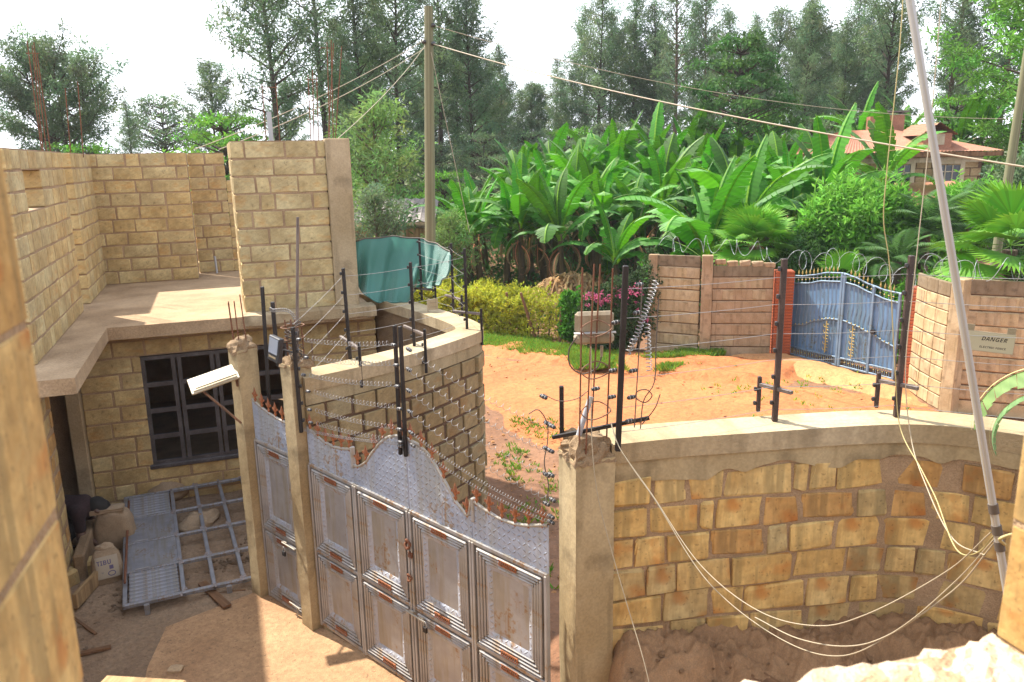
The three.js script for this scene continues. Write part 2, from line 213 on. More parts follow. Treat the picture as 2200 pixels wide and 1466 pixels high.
leafy('hedge leaf', [0.44, 0.46, 0.04], 0.5); leafy('bougainvillea leaf', [0.055, 0.10, 0.035], 0.3); leafy('creeper leaf', [0.075, 0.24, 0.02], 0.45);
mat('banana blade', [0.095, 0.33, 0.014], { map: T.leaf, vertexColors: true, transmission: 0.62, thickness: 0, roughness: 0.7, specularIntensity: 0.35 });
leafy('palm blade', [0.13, 0.34, 0.03], 0.5, { roughness: 0.6 });
mat('banana stem', [0.17, 0.13, 0.055], { map: T.bark });
mat('midrib', [0.32, 0.38, 0.12], { roughness: 0.6 });
leafy('dry leaf', [0.46, 0.29, 0.14], 0.3); leafy('petal pink', [0.50, 0.12, 0.22], 0.35); leafy('petal pale', [0.72, 0.36, 0.38], 0.4); leafy('petal red', [0.55, 0.06, 0.04], 0.3);
leafy('grass blade', [0.17, 0.34, 0.035], 0.45);
mat('roof red', [0.46, 0.225, 0.14], { map: rep(T.soil, 0.5), roughness: 0.7 });
mat('roof grey', [0.34, 0.33, 0.33], { map: rep(T.rust, 0.5), roughness: 0.6 });
mat('wall grey stone', [0.40, 0.34, 0.27], { map: T.block, bumpMap: T.bumpFine, bumpScale: 0.006 });
mat('white paint', [0.74, 0.73, 0.70], { map: rep(T.plaster, 0.5), roughness: 0.8 });
mat('dark glass', [0.02, 0.025, 0.035], { roughness: 0.08 });
mat('brick orange', [0.50, 0.135, 0.05], { map: rep(T.soil, 1.2), bumpMap: T.bumpFine, bumpScale: 0.004 });
mat('brick joint', [0.34, 0.10, 0.05], { map: T.mortar });
mat('blue sheet', [0.18, 0.32, 0.50], { map: rep(T.paint, 0.5), roughness: 0.4, metalness: 0.1 });
mat('blue frame', [0.20, 0.30, 0.40], { map: rep(T.paint, 0.9), roughness: 0.5, metalness: 0.1 });
mat('gold paint', [0.46, 0.36, 0.12], { roughness: 0.45, metalness: 0.4 });
mat('shade net', [0.075, 0.24, 0.20], { transmission: 0.4, thickness: 0, roughness: 0.75, bumpMap: rep(T.weave, 4), bumpScale: 0.001 });
mat('sack', [0.46, 0.42, 0.36], { map: rep(T.mortar, 1.5), bumpMap: rep(T.weave, 2), bumpScale: 0.002 });
mat('panel white', [0.50, 0.46, 0.40], { map: rep(T.plaster, 1.5), roughness: 0.5 });
mat('lamp case', [0.02, 0.02, 0.022], { roughness: 0.45 });
mat('lamp glass', [0.40, 0.47, 0.60], { roughness: 0.12, metalness: 0.6 });
mat('box grey', [0.42, 0.38, 0.33], { map: rep(T.plaster, 2), roughness: 0.6 });
mat('skin', [0.10, 0.055, 0.038], { roughness: 0.55 });
mat('shirt', [0.045, 0.022, 0.028], { map: T.rust, roughness: 0.9 });
mat('trousers', [0.035, 0.032, 0.036], { map: T.rust, roughness: 0.9 });
mat('hair', [0.012, 0.010, 0.009], { roughness: 0.8 });

mat('precast mildew', [0.26, 0.22, 0.17], { map: rep(T.plaster, 1.3), bumpMap: T.bumpCoarse, bumpScale: 0.01 });
mat('razor tape', [0.36, 0.39, 0.40], { roughness: 0.4, metalness: 0.3 });
mat('arm grey', [0.28, 0.25, 0.235], { map: rep(T.rust, 2), roughness: 0.6 });
mat('field green', [0.11, 0.15, 0.045], { map: rep(T.soil, 0.25), bumpMap: rep(T.bumpCoarse, 0.5), bumpScale: 0.06 });
const nearSet = [['near ochre', [0.62, 0.46, 0.25]], ['near gold', [0.64, 0.50, 0.30]]].map(([n, c]) => mat(n, c, { map: rep(T.drip, 3.1), bumpMap: rep(T.bumpCoarse, 2), bumpScale: 0.006 }));
mat('banana pale', [0.20, 0.30, 0.12], { map: T.leaf, vertexColors: true, transmission: 0.35, thickness: 0, roughness: 0.7, specularIntensity: 0.35 });

// ---------------------------------------------------------------- terrain
const hillAt = (x, z) => { const d = -z; return 2.1 * sstep(20.5, 40, d) + 1.0 * sstep(7, 18, x) * sstep(17, 34, d) + 0.02 * max(0, d - 40) + (d > 19.5 ? 0.12 * (noise3(x * 0.5 + 90, z * 0.5 + 900, 3, 5) - 0.5) * sstep(19.5, 23, d) : 0) + 0.3 * sstep(-6, -16, x) * sstep(16, 30, d); };
{
  const xs = [], zs = []; for (let i = -70; i <= 70; i++) { const t = i / 70; xs.push(2 + 220 * Math.sign(t) * pow(abs(t), 2.2)); } for (let j = 0; j <= 110; j++) { const t = j / 110; zs.push(14 - 300 * pow(t, 1.7)); }
  const pos = [], uv = [], idx = [];
  for (const z of zs) for (const x of xs) { pos.push(x, hillAt(x, z), z); uv.push(x, z); }
  for (let j = 0; j < zs.length - 1; j++) for (let i = 0; i < xs.length - 1; i++) { const a = j * xs.length + i; idx.push(a, a + 1, a + xs.length + 1, a, a + xs.length + 1, a + xs.length); }
  const g = new THREE.BufferGeometry(); g.setAttribute('position', new THREE.Float32BufferAttribute(pos, 3)); g.setAttribute('uv', new THREE.Float32BufferAttribute(uv, 2)); g.setIndex(idx); g.computeVertexNormals();
  structure('ground', g, M['soil brown']);
  const q = new THREE.PlaneGeometry(260, 200, 130, 100).rotateX(-PI / 2), p = q.attributes.position; for (let i = 0; i < p.count; i++) { const x = p.getX(i) + 10, z = p.getZ(i) - 130; p.setXYZ(i, x, hillAt(x, z) + 0.08 - 0.5 * sstep(-34, -30.5, z), z); } q.computeVertexNormals(); structure('field', uvBox(q.toNonIndexed()), M['field green']);
}
function sheet(pts, y, amp = 0, seed = 1, cell = 0.12) { // a ground sheet with an uneven surface inside an outline
  const s = new THREE.Shape(pts.map(([x, z]) => new THREE.Vector2(x, -z))), xs = pts.map((p) => p[0]), zs = pts.map((p) => p[1]);
  if (!amp) { const g = new THREE.ShapeGeometry(s, 12); g.rotateX(-PI / 2); g.translate(0, y, 0); return uvBox(g.toNonIndexed()); }
  const x0 = min(...xs), x1 = max(...xs), z0 = min(...zs), z1 = max(...zs), nx = Math.ceil((x1 - x0 + 0.6) / cell), nz = Math.ceil((z1 - z0 + 0.6) / cell), inside = (x, z) => { let c = false; for (let i = 0, j = pts.length - 1; i < pts.length; j = i++) { const [ax, az] = pts[i], [bx, bz] = pts[j]; if ((az > z) !== (bz > z) && x < ((bx - ax) * (z - az)) / (bz - az) + ax) c = !c; } return c; };
  const dist = (x, z) => { let m = 9; for (let i = 0, j = pts.length - 1; i < pts.length; j = i++) { const [ax, az] = pts[i], [bx, bz] = pts[j], dx = bx - ax, dz = bz - az, t = clamp(((x - ax) * dx + (z - az) * dz) / (dx * dx + dz * dz)); m = min(m, hypot(x - ax - t * dx, z - az - t * dz)); } return m; };
  const P = [], idx = []; for (let j = 0; j <= nz; j++) for (let i = 0; i <= nx; i++) { const x = lerp(x0 - 0.3, x1 + 0.3, i / nx), z = lerp(z0 - 0.3, z1 + 0.3, j / nz), sd = (inside(x, z) ? 1 : -1) * dist(x, z) + 0.25 * (noise3(x * 2 + 40, z * 2 + 40, 1, seed) - 0.5) + 0.1 * (noise3(x * 7 + 40, z * 7 + 40, 1, seed) - 0.5), e = sstep(0, 0.5, sd); P.push(x, sd < 0 ? max(-0.1, sd * 0.25) : 0.004 + (y - 0.004) * sstep(0, 0.35, sd) + amp * e * max(-0.4, noise3(x * 1.3 + 70, z * 1.3 + 70, 2, seed) + 0.5 * noise3(x * 4 + 70, z * 4 + 70, 3, seed) - 0.35), z); }
  for (let j = 0; j < nz; j++) for (let i = 0; i < nx; i++) { const a = j * (nx + 1) + i; idx.push(a, a + nx + 1, a + 1, a + 1, a + nx + 1, a + nx + 2); }
  const g = new THREE.BufferGeometry(); g.setAttribute('position', new THREE.Float32BufferAttribute(P, 3)); g.setIndex(idx); g.computeVertexNormals(); return uvBox(g.toNonIndexed());
}
structure('road', sheet([[-40, -19.4], [-20, -19.3], [-6, -19.2], [-1.5, -18.6], [-0.4, -17.9], [0.6, -17.3], [1.3, -16.9], [2.6, -16.2], [3.6, -15.7], [4.6, -15.4], [6.1, -14.9], [7.5, -13.9], [7.6, -13.1], [9, -12.4], [14, -10], [24, -6], [24, -2], [9, -7.5], [4.0, -9.6], [2.4, -10.8], [1.2, -11.4], [0.3, -12.1], [-0.2, -13.0], [-0.6, -14.3], [-6, -15.2], [-20, -16], [-40, -16]], 0.012, 0.05, 5, 0.25), M['soil orange']);
structure('verge', sheet([[-1.2, -20.2], [0.4, -19.2], [1.3, -18.5], [3.2, -17.9], [4.4, -17.4], [6.2, -17.3], [6.4, -16.2], [5.4, -15.0], [4.0, -15.2], [2.8, -16.0], [1.2, -16.8], [0.2, -17.4], [-1.0, -18.4], [-4, -19], [-4, -20.6]], 0.09, 0.12, 6, 0.1), M['soil orange']);
structure('gate_apron', sheet([[4.7, -17.33], [6.2, -17.45], [7.55, -15.1], [7.5, -13.6], [7.0, -13.5], [6.6, -14.6], [5.9, -15.6], [5.2, -16.4]], 0.14, 0.04, 7, 0.08), M['soil pale']);
structure('soil_bank', sheet([[-0.75, -7.6], [-0.2, -9.0], [-0.1, -10.4], [-0.4, -11.7], [0.3, -12.0], [1.3, -11.3], [2.4, -10.7], [2.4, -6.2], [0.6, -5.7], [-0.5, -6.8]], 0.05, 0.16, 8, 0.07), M['soil brown']);
// the yard: a concrete apron inside the gate and rubble-strewn earth before the house front
structure('yard_ground', sheet([[-9, -11.0], [-3.4, -11.3], [-2.2, -8.4], [-1.9, -6.6], [1.2, -4.2], [4, -4.6], [4, 0], [-9, 0]], 0.012, 0.05, 9, 0.09), M['yard rubble']);
structure('yard_apron', (() => { const g = poly([[-2.72, -7.66], [-1.95, -6.98], [-0.2, -5.45], [0.4, -4.95], [0.4, -2.4], [-2.6, -4.0], [-3.35, -6.35], [-3.45, -7.0]], 0.0, 0.075); return g; })(), M['yard concrete']);
{ // earth heaped against the inside of the curved wall
  const g = new THREE.PlaneGeometry(4.6, 3.6, 230, 180).rotateX(-PI / 2); g.translate(2.6, 0, -3.75); const p = g.attributes.position;
  for (let i = 0; i < p.count; i++) { const x = p.getX(i), z = p.getZ(i), q = -z - 3.2; let y = 0.02 + 1.05 * sstep(0.2, 2.0, q) * sstep(0.45, 0.75, x) + 0.06 * sstep(0.8, 2, q) * sin(x * 2.1); y += (x > 0.6 ? 1 : 0.2) * (0.12 * (noise3(x * 2.6 + 30, z * 2.6 + 30, 1, 8) - 0.5) + 0.08 * (noise3(x * 7 + 30, z * 7 + 30, 2, 9) - 0.5) + 0.07 * (noise3(x * 15 + 30, z * 15 + 30, 2, 10) - 0.5) + 0.06 * (noise3(x * 34 + 30, z * 34 + 30, 2, 11) - 0.5)); p.setY(i, x < 0.45 ? -0.1 : y); }
  g.computeVertexNormals(); structure('earth_mound', uvBox(g.toNonIndexed()), M.mud);
}

// ---------------------------------------------------------------- walls of blocks
const geoCache = {};
function blockGeo(l, h, d, c, jit, variant, key) { const q = Math.round(l / 0.03) * 0.03, k = [key, q.toFixed(2), h.toFixed(3), d.toFixed(3), variant].join(); return (geoCache[k] ??= [cbox(q, h, d, c, jit, RNG(900 + variant * 37 + floor(q * 1000))), q]); }
function blockWall(parent, name, P, o) { // P: way along the wall face (face on its right hand); rows of separate blocks over a mortar core
  const { y0 = 0, rows, rowH, len = 0.4, joint = 0.022, thick = 0.2, set = stoneSet, core = M.mortar, proud = 0.006, seed = 1, openings = [], chamfer = 0.007, jit = 0.006, vary = 0.25, blockName = 'block', frontOnly = false, skip = null, recess = 0, endInset = 0.015 } = o, rng = RNG(seed);
  const cores = [], put = [];
  for (let r = 0; r < rows; r++) {
    const ya = y0 + r * rowH, yb = ya + rowH, ym = (ya + yb) / 2; let iv = [[0, P.len]];
    for (const [a, b, c, d] of openings) if (ym > c && ym < d) iv = iv.flatMap(([s, e]) => [[s, min(e, a)], [max(s, b), e]].filter(([x, y]) => y - x > 0.02));
    for (const [s, e] of iv) {
      { const i0 = endInset, i1 = endInset; cores.push(band(P, recess, thick - recess, ya, yb, 0.2, s + i0, e - i1)); }
      let x = s - (r % 2 ? rng.r(0.4, 0.6) * len : rng.r(0, 0.15) * len);
      let from = s; while (from < e - 0.02) { const l = len * (1 + vary * (rng() * 2 - 1)) * (rng() < 0.12 * (vary > 0.15) ? 0.55 : 1); let b = x + l; x = b; if (b - from < 0.1) continue; if (e - b < 0.1) b = e; const a = from; from = b; if (!(skip && skip(a, b, r, rng))) put.push([a, b, ya, r, a === s, b === e]); }
    }
  }
  const w = part(name, cores, core, parent);
  for (const [a, b, ya, r, atA, atB] of put) {
    const jA = atA ? 0 : joint * rng.r(0.3, 0.75), jB = atB ? 0 : joint * rng.r(0.3, 0.75), L = max(0.06, b - a - jA - jB), h = rowH - joint * rng.r(0.7, 1.3), d = frontOnly ? 0.07 : thick + 2 * proud, [g, q] = blockGeo(L, rowH - joint, d, chamfer, jit, floor(rng() * 4), name + chamfer), m = shade(new THREE.Mesh(g, rng.pick(set))), c = P.at((a + jA + b - jB) / 2), pr = proud * rng.r(0.3, 1.5), off = frontOnly ? 0.035 - pr : thick / 2 - (pr - proud) * 0.5;
    m.name = blockName; m.position.set(c.x + c.tz * off, ya + rowH / 2, c.z - c.tx * off); m.rotation.set(0, atan2(-c.tz, c.tx), jit * rng.r(-1.2, 1.2)); m.scale.set(L / q, h / (rowH - joint), 1); w.add(m);
  }
  return w;
}

// ---------------------------------------------------------------- the unfinished house with its flat roof
const TH = 0.347;
const house = thing('unfinished_house', 'unfinished yellow block house with bare roof slab and roofless upper walls', 'house', [0, 0, 0], TH);
{
  const W = (n, a, b, o) => blockWall(house, n, path([a, b]), o), up = { y0: 2.552, rowH: 0.213, rows: 10 };
  part('roof_slab', poly([[-5.2, -8.25], [-1.42, -8.25], [-1.42, -10.72], [1.85, -10.72], [1.85, -16.2], [-5.2, -16.2]], 2.39, 2.55), M['concrete floor'], house);
  // ground floor
  const front = W('front_wall', [-1.865, -11.1], [1.95, -11.1], { y0: -0.08, rows: 12, rowH: 0.2155, seed: 3, len: 0.46, openings: [[0.73, 2.6, 0.57, 2.06]], set: [stoneSet[1], stoneSet[3], stoneSet[0]] });
  W('side_wall', [-1.9, -1.6], [-1.9, -9.45], { rows: 11, rowH: 0.2165, seed: 5, len: 0.36, jit: 0.014, chamfer: 0.02, set: [stoneSet[1], stoneSet[3], roughSet[2]] });
  part('door_column', [cbox(0.17, 2.37, 0.24, 0.012).translate(-1.955, 1.185, -11.09)], M.concrete, house);
  part('door_threshold', [cbox(0.12, 0.34, 1.7, 0.02).translate(-1.80, 0.17, -10.0)], M['mortar grey'], house);
  part('inner_wall', [box(0.2, 2.38, 6, -4.9, 1.19, -13.2), box(1.2, 2.38, 0.2, -4.3, 1.19, -16.0), box(1.6, 2.38, 0.2, -1.7, 1.19, -16.0), box(3.0, 1.3, 0.2, 0.4, 0.65, -16.0), box(3.0, 0.5, 0.2, 0.4, 2.14, -16.0), box(1.0, 0.6, 0.2, -0.4, 1.6, -16.0), box(0.7, 0.6, 0.2, 1.5, 1.6, -16.0), box(1.6, 2.38, 0.2, -2.9, 1.19, -16.0), box(0.2, 2.38, 4.0, -4.9, 1.19, -10.2), box(2.8, 2.38, 0.2, -3.5, 1.19, -8.4), box(0.2, 2.38, 4.7, 1.85, 1.19, -13.65), box(3.0, 2.38, 0.2, -3.5, 1.19, -11.4)], M.mortar, house);
  part('inner_floor', [box(6.8, 0.1, 4.9, -1.5, 0.05, -13.6)], M['mortar grey'], house);
  { // steel casement set in the front wall
    const m = (g) => uvBox(merge(g)), F = part('window', [box(1.87, 0.05, 0.05, -0.2, 0.595, -11.13), box(1.87, 0.05, 0.05, -0.2, 2.035, -11.13), box(0.05, 1.39, 0.05, -1.11, 1.315, -11.13), box(0.05, 1.39, 0.05, 0.71, 1.315, -11.13)], M['window steel'], house);
    for (const u of [-0.745, -0.67, -0.265, -0.19, 0.215, 0.29]) part('mullion', [box(0.05, 1.39, 0.05, u, 1.315, -11.13)], M['window steel'], F);
    for (const y of [0.955, 1.315, 1.675]) for (const [a, b] of [[-1.085, -0.76], [-0.66, -0.28], [-0.18, 0.20], [0.30, 0.685]]) part('glazing_bar', [box(b - a, 0.062, 0.045, (a + b) / 2, y, -11.13)], M['window steel'], F);
    part('sill', [cbox(1.95, 0.06, 0.1, 0.01).translate(-0.2, 0.545, -11.12)], M['window steel'], F);
  }
  // upper walls
  W('upper_wall', [-1.86, -8.95], [-1.86, -12.15], { ...up, seed: 11, len: 0.42, openings: [[0.7, 1.6, 4.12, 4.40]] });
  W('upper_wall', [-1.86, -12.78], [-1.86, -14.95], { ...up, seed: 12, len: 0.42 });
  W('upper_wall', [-5.0, -12.78], [-2.07, -12.78], { ...up, seed: 13 });
  W('upper_wall', [-2.06, -14.72], [-0.42, -14.72], { ...up, seed: 14, len: 0.44 });
  W('upper_wall', [-0.42, -15.5], [0.19, -15.5], { ...up, seed: 15 });
  W('upper_wall', [0.19, -15.5], [1.84, -15.5], { ...up, rows: 8, seed: 16, rowH: 0.205 });
  W('upper_wall', [-5.0, -8.96], [-2.08, -8.96], { ...up, seed: 17, set: [stoneSet[3], stoneSet[1]] });
  part('parapet', [box(0.2, 2.12, 0.55, -0.52, 3.62, -15.2)], M.mortar, house);
  const tw = { y0: 2.552, rowH: 0.2215, rows: 10, len: 0.43 };
  W('tower_wall', [0.22, -10.97], [1.40, -10.97], { ...tw, seed: 21, set: [stoneSet[0], stoneSet[2], stoneSet[2], stoneSet[0]] });
  W('tower_wall', [0.22, -12.6], [0.22, -11.18], { ...tw, seed: 22 });
  W('tower_wall', [1.68, -11.28], [1.68, -12.6], { ...tw, seed: 23 });
  part('tower_column', [cbox(0.32, 2.235, 0.32, 0.012).translate(1.562, 3.67, -11.08)], M.concrete, house);
  part('tower_ledge', [rough(new THREE.BoxGeometry(1.72, 0.13, 0.3, 22, 3, 5), 0.02, 7, 3).translate(1.04, 2.495, -10.83)], M.concrete, house);
  for (const [u0, u1, w, y0, y1, lean] of [[-2.18, -2.16, -12.70, 4.6, 6.13], [-2.13, -2.09, -12.74, 4.6, 6.12], [-2.10, -2.09, -12.86, 4.6, 5.99], [-2.2, -2.14, -12.9, 4.6, 6.1], [-1.95, -1.9, -13.5, 4.6, 5.6], [-1.8, -1.74, -13.6, 4.62, 5.7], [0.74, 0.77, -12.48, 2.6, 5.6], [0.93, 0.96, -12.47, 2.6, 5.6], [1.39, 1.42, -12.42, 4.7, 5.73], [1.43, 1.49, -12.42, 4.7, 5.79], [1.5, 1.54, -12.41, 4.7, 5.70], [1.66, 1.72, -12.39, 4.7, 6.18], [1.71, 1.78, -12.38, 4.7, 6.21], [1.64, 1.83, -12.5, 4.7, 6.18], [1.75, 1.95, -12.53, 4.7, 6.15]]) part('rebar', [bar([u0, y0, w], [u1, y1, w], 0.007)], M.rust, house);
  for (const [u, w, y, l] of [[-2.12, -12.75, 5.98, 0.16], [0.86, -12.47, 5.55, 0.24], [1.48, -12.41, 5.66, 0.13], [1.72, -12.4, 6.1, 0.16]]) part('stirrup', [bar([u - l / 2, y, w], [u + l / 2, y, w], 0.005), bar([u - l / 2, y, w], [u - l / 2, y, w - 0.12], 0.005)], M.rust, house);
  part('pipe_stub', [bar([-0.12, 2.55, -15.35], [-0.13, 2.86, -15.35], 0.02, 0.02, 10)], M['pvc grey'], house);
  part('vent_pipe', [bar([0.85, 2.6, -12.47], [0.83, 5.21, -12.47], 0.035, 0.035, 14)], M['pvc grey'], house);
}

// ---------------------------------------------------------------- gate pillars
function pillar(label, [x, z], turn, w, d, h, crownH, seed, m, bars) {
  const t = thing('gate_pillar', label, 'pillar', [x, 0, z], turn, 'plastered pillars of the gateway');
  part('shaft', rough(new THREE.BoxGeometry(w, h, d, 4, 30, 4), 0.006, 4, seed).translate(0, h / 2, 0), m, t);
  const c = new THREE.BoxGeometry(w * 1.06, crownH, d * 1.06, 10, 8, 10), p = c.attributes.position; for (let i = 0; i < p.count; i++) { const k = (p.getY(i) / crownH + 0.5); p.setX(i, p.getX(i) * (1 - 0.38 * k * k)); p.setZ(i, p.getZ(i) * (1 - 0.38 * k * k)); }
  part('broken_top', rough(c, 0.035, 16, seed + 5).translate(0, h + crownH / 2 - 0.03, 0), M['mortar grey'], t);
  for (const [a, b] of bars) part('rebar', [bar(a, b, 0.0058, 0.0058, 8)], M.rust, t);
  return t;
}
const PT = -0.80;
const pil1 = pillar('left pillar of the small gate, stained plaster, carrying the little solar panel', [-2.66, -7.642], PT, 0.19, 0.21, 2.72, 0.12, 1, M.render, [[[-0.06, 2.7, 0.05], [-0.08, 3.17, 0.06]], [[-0.03, 2.7, 0.06], [-0.05, 3.19, 0.07]], [[0.03, 2.7, 0.04], [0.03, 3.2, 0.05]], [[0.07, 2.7, -0.02], [0.06, 3.26, 0]]]);
const pil2 = pillar('middle pillar between the small gate and the main gate, under the floodlight', [-1.97, -7.011], PT, 0.19, 0.21, 2.72, 0.1, 2, M.render, [[[-0.05, 2.7, 0.04], [-0.04, 3.12, 0.05]], [[0.06, 2.7, 0.05], [0.07, 3.14, 0.05]], [[0.06, 2.7, -0.06], [0.05, 3.05, -0.06]], [[-0.05, 2.7, -0.06], [-0.06, 3.1, -0.06]]]);
for (const [y, r] of [[2.95, 0.07], [3.06, 0.075]]) part('stirrup', [tube([[-r, y, -r], [r, y + 0.01, -r], [r, y, r], [-r, y - 0.01, r]], 0.005, 6, 24, true)], M['rust pale'], pil2);
{ // tangle of tie wire and loose coil on the middle pillar
  const r = RNG(5), p = []; for (let i = 0; i < 60; i++) p.push([0.06 + r.r(-0.08, 0.08), 2.78 + 0.0055 * i + r.r(-0.05, 0.05), 0.02 + r.r(-0.08, 0.08)]); part('tie_wire', [tube(p, 0.004, 5, 240)], M['wire dark'], pil2);
}
const pil3 = pillar('broad right pillar of the main gate with crumbled top and tall rusty rebar', [0.492, -5.135], TH, 0.29, 0.29, 2.52, 0.17, 3, M.render, [[[-0.10, 2.5, 0.10], [-0.075, 3.81, 0.10]], [[-0.06, 2.5, 0.115], [0.0, 3.83, 0.115]], [[0.02, 2.5, 0.02], [0.10, 3.81, 0.0]], [[0.10, 2.5, 0.10], [0.14, 3.79, 0.10]]]);
for (const y of [2.82, 3.1, 3.38]) part('stirrup', [tube([[-0.09, y + 0.03, 0.11], [-0.03, y - 0.02, 0.13], [0.13, y + 0.02, 0.11], [0.08, y + 0.06, 0.01]], 0.0045, 6, 40, true)], M['rust pale'], pil3);

// ---------------------------------------------------------------- gates
const spikeGeo = (() => { const g = new THREE.LatheGeometry([[0, -0.035], [0.008, -0.03], [0.006, 0.0], [0.013, 0.008], [0.006, 0.02], [0.008, 0.03], [0.015, 0.042], [0.011, 0.07], [0, 0.115]].map(([x, y]) => new THREE.Vector2(x, y)), 7).toNonIndexed(); const l = [-1, 1].map((s) => tube([[0, 0.03, 0], [s * 0.016, 0.04, 0], [s * 0.03, 0.062, 0], [s * 0.03, 0.045, 0]], 0.0055, 5, 8)); return merge([g, ...l]).scale(1.3, 1.2, 1.3); })();
const ornGeo = (() => { const L = 0.17, o = []; for (const s of [-1, 1]) o.push(box(L, 0.007, 0.012, 0, s * 0.019, 0)); for (let i = 0; i <= 9; i++) { const x = -L / 2 + (i * L) / 9; o.push(bar([x, -0.019, 0], [x + (i < 9 ? 0.017 : 0), 0.019, 0.004], 0.005, 0.005, 5)); } return merge(o); })();
const Yc = (() => { const a = [[0, 2.31], [0.13, 2.30], [0.24, 2.255], [0.34, 2.175], [0.44, 2.07], [0.54, 1.95], [0.64, 1.885], [0.705, 1.87]], b = [[0.715, 2.02], [0.85, 1.985], [0.98, 1.965], [1.12, 1.97], [1.25, 2.0], [1.44, 2.07]]; return (c) => { const t = c < 0.71 ? a : b; for (let i = 1; i < t.length; i++) if (c <= t[i][0]) { const k = clamp((c - t[i - 1][0]) / (t[i][0] - t[i - 1][0])), s = k; return lerp(t[i - 1][1], t[i][1], s); } return t[t.length - 1][1]; }; })();
function slope(g, k, x0) { const p = g.attributes.position; for (let i = 0; i < p.count; i++) p.setY(i, p.getY(i) - k * (p.getX(i) - x0)); return g; }
function frameOf(x0, x1, y0, y1, w, z, dz) { const r = (a, b, c, d) => cbox(b - a, d - c, dz, min(w, dz) * 0.42).translate((a + b) / 2, (c + d) / 2, z + dz / 2); return merge([r(x0, x1, y0, y0 + w), r(x0, x1, y1 - w, y1), r(x0, x0 + w, y0 + w, y1 - w), r(x1 - w, x1, y0 + w, y1 - w)]); }
function basin(x0, x1, y0, y1, depth) { const g = new THREE.PlaneGeometry(x1 - x0, y1 - y0, 26, 30), p = g.attributes.position, W = (x1 - x0) / 2, H = (y1 - y0) / 2; for (let i = 0; i < p.count; i++) { const x = p.getX(i), y = p.getY(i), e = min(W - abs(x), H - abs(y)); p.setZ(i, -depth * sstep(0, 0.10, e) + depth * 0.35 * sstep(0.1, 0.2, e)); } g.translate((x0 + x1) / 2, (y0 + y1) / 2, 0); g.computeVertexNormals(); return uvBox(g.toNonIndexed()); }
function gateColumn(g, x0, x1, S, rail, x00) { // one column: two sunk panels in stepped mouldings, the rails between them
  for (const [y0, y1] of [[0.10, 0.80], [0.86, rail - 0.03]]) {
    for (let k = 0; k < 4; k++) part('moulding', [slope(frameOf(x0 + 0.025 + k * 0.027, x1 - 0.025 - k * 0.027, y0 + k * 0.027, y1 - k * 0.027, 0.021, 0.004 + 0.004 * (3 - k), 0.022), S, x00)], M['gate frame'], g);
    part('panel', [slope(basin(x0 + 0.125, x1 - 0.125, y0 + 0.1, y1 - 0.1, 0.045).translate(0, 0, 0.02), S, x00)], M['gate panel'], g);
    for (const y of [y0 + 0.028, y1 - 0.028]) part('ornament', [slope(ornGeo.clone().translate((x0 + x1) / 2, y, 0.034), S, x00)], M['copper paint'], g);
  }
}
function topPlate(g, xs, yOf, rail, S, x00, edge = true) { // chequer plate with a shaped top edge
  const s = new THREE.Shape(); s.moveTo(xs[0], rail); for (const x of xs) s.lineTo(x, yOf(x)); s.lineTo(xs[xs.length - 1], rail); s.closePath();
  const e = new THREE.ExtrudeGeometry(s, { depth: 0.012, bevelEnabled: false }).toNonIndexed(); e.computeVertexNormals(); part('top_plate', [slope(uvBox(e), S, x00)], M['gate plate'], g);
  if (edge) part('top_edge', [slope(tube(xs.map((x) => [x, yOf(x), 0.008]), 0.013, 6, xs.length * 3), S, x00)], M['gate edge'], g);
}
function leaf(label, t0, t1, cOf) {
  const gx = 0.7439, gz = 0.6683, x00 = 1.41 - t0, S = 0.042, rail = 1.69, g = thing('gate_leaf', label, 'gate', [-1.90 + gx * t0, 0.03, -6.94 + gz * t0], atan2(-gz, gx), 'leaves of the main gate'), L = t1 - t0, c = (x) => cOf(x + t0);
  const mid = t0 < 1 ? 0.70 : 0.72, cut = t0 < 1 ? 0.70 - t0 : 2.125 - t0;
  part('back_sheet', [slope(box(L, rail - 0.04, 0.006, L / 2, (rail + 0.04) / 2, 0), S, x00)], M['gate frame'], g);
  for (const x of [0.0125, L - 0.0125, cut - 0.014, cut + 0.014]) part('stile', [slope(cbox(0.024, rail - 0.04, 0.046, 0.005).translate(x, (rail + 0.04) / 2, 0.014), S, x00)], M['gate frame'], g);
  for (const y of [0.06, 0.83, rail]) part('rail', [slope(cbox(L - 0.002, 0.036, 0.036, 0.005).translate(L / 2, y, 0.01), S, x00)], M['gate frame'], g);
  gateColumn(g, 0.024, cut - 0.026, S, rail, x00); gateColumn(g, cut + 0.026, L - 0.024, S, rail, x00);
  const xsA = [], xsB = []; for (let i = 0; i <= 16; i++) { xsA.push(lerp(0, cut - 0.002, i / 16)); xsB.push(lerp(cut + 0.002, L, i / 16)); }
  topPlate(g, xsA, (x) => Yc(c(x)), rail + 0.018, S, x00); topPlate(g, xsB, (x) => Yc(c(x)), rail + 0.018, S, x00);
  part('step_bar', [slope(cbox(0.03, 0.19, 0.04, 0.006).translate(cut + (t0 < 1 ? -0.015 : 0.015), 1.945, 0.006), S, x00)], M['gate frame'], g);
  for (const xs of [xsA, xsB]) for (let i = 0; i < 6; i++) { const x = lerp(xs[0] + 0.05, xs[16] - 0.05, i / 5), y = Yc(c(x)); if (c(x) < 0.05) continue; part('spike', spikeGeo, M['copper paint'], g, [x, y - S * (x - x00) + 0.02, 0.008]); }
  return g;
}
const leafA = leaf('left leaf of the grey steel main gate, next to the middle pillar', 0.02, 1.405, (t) => 1.41 - t);
const leafB = leaf('right leaf of the grey steel main gate, against the broad pillar', 1.415, 2.86, (t) => t - 1.41);
part('fence_post', [cbox(0.028, 1.06, 0.028, 0.004).rotateZ(-0.012).translate(1.35, 2.70, 0.035)], M['black steel'], leafA);
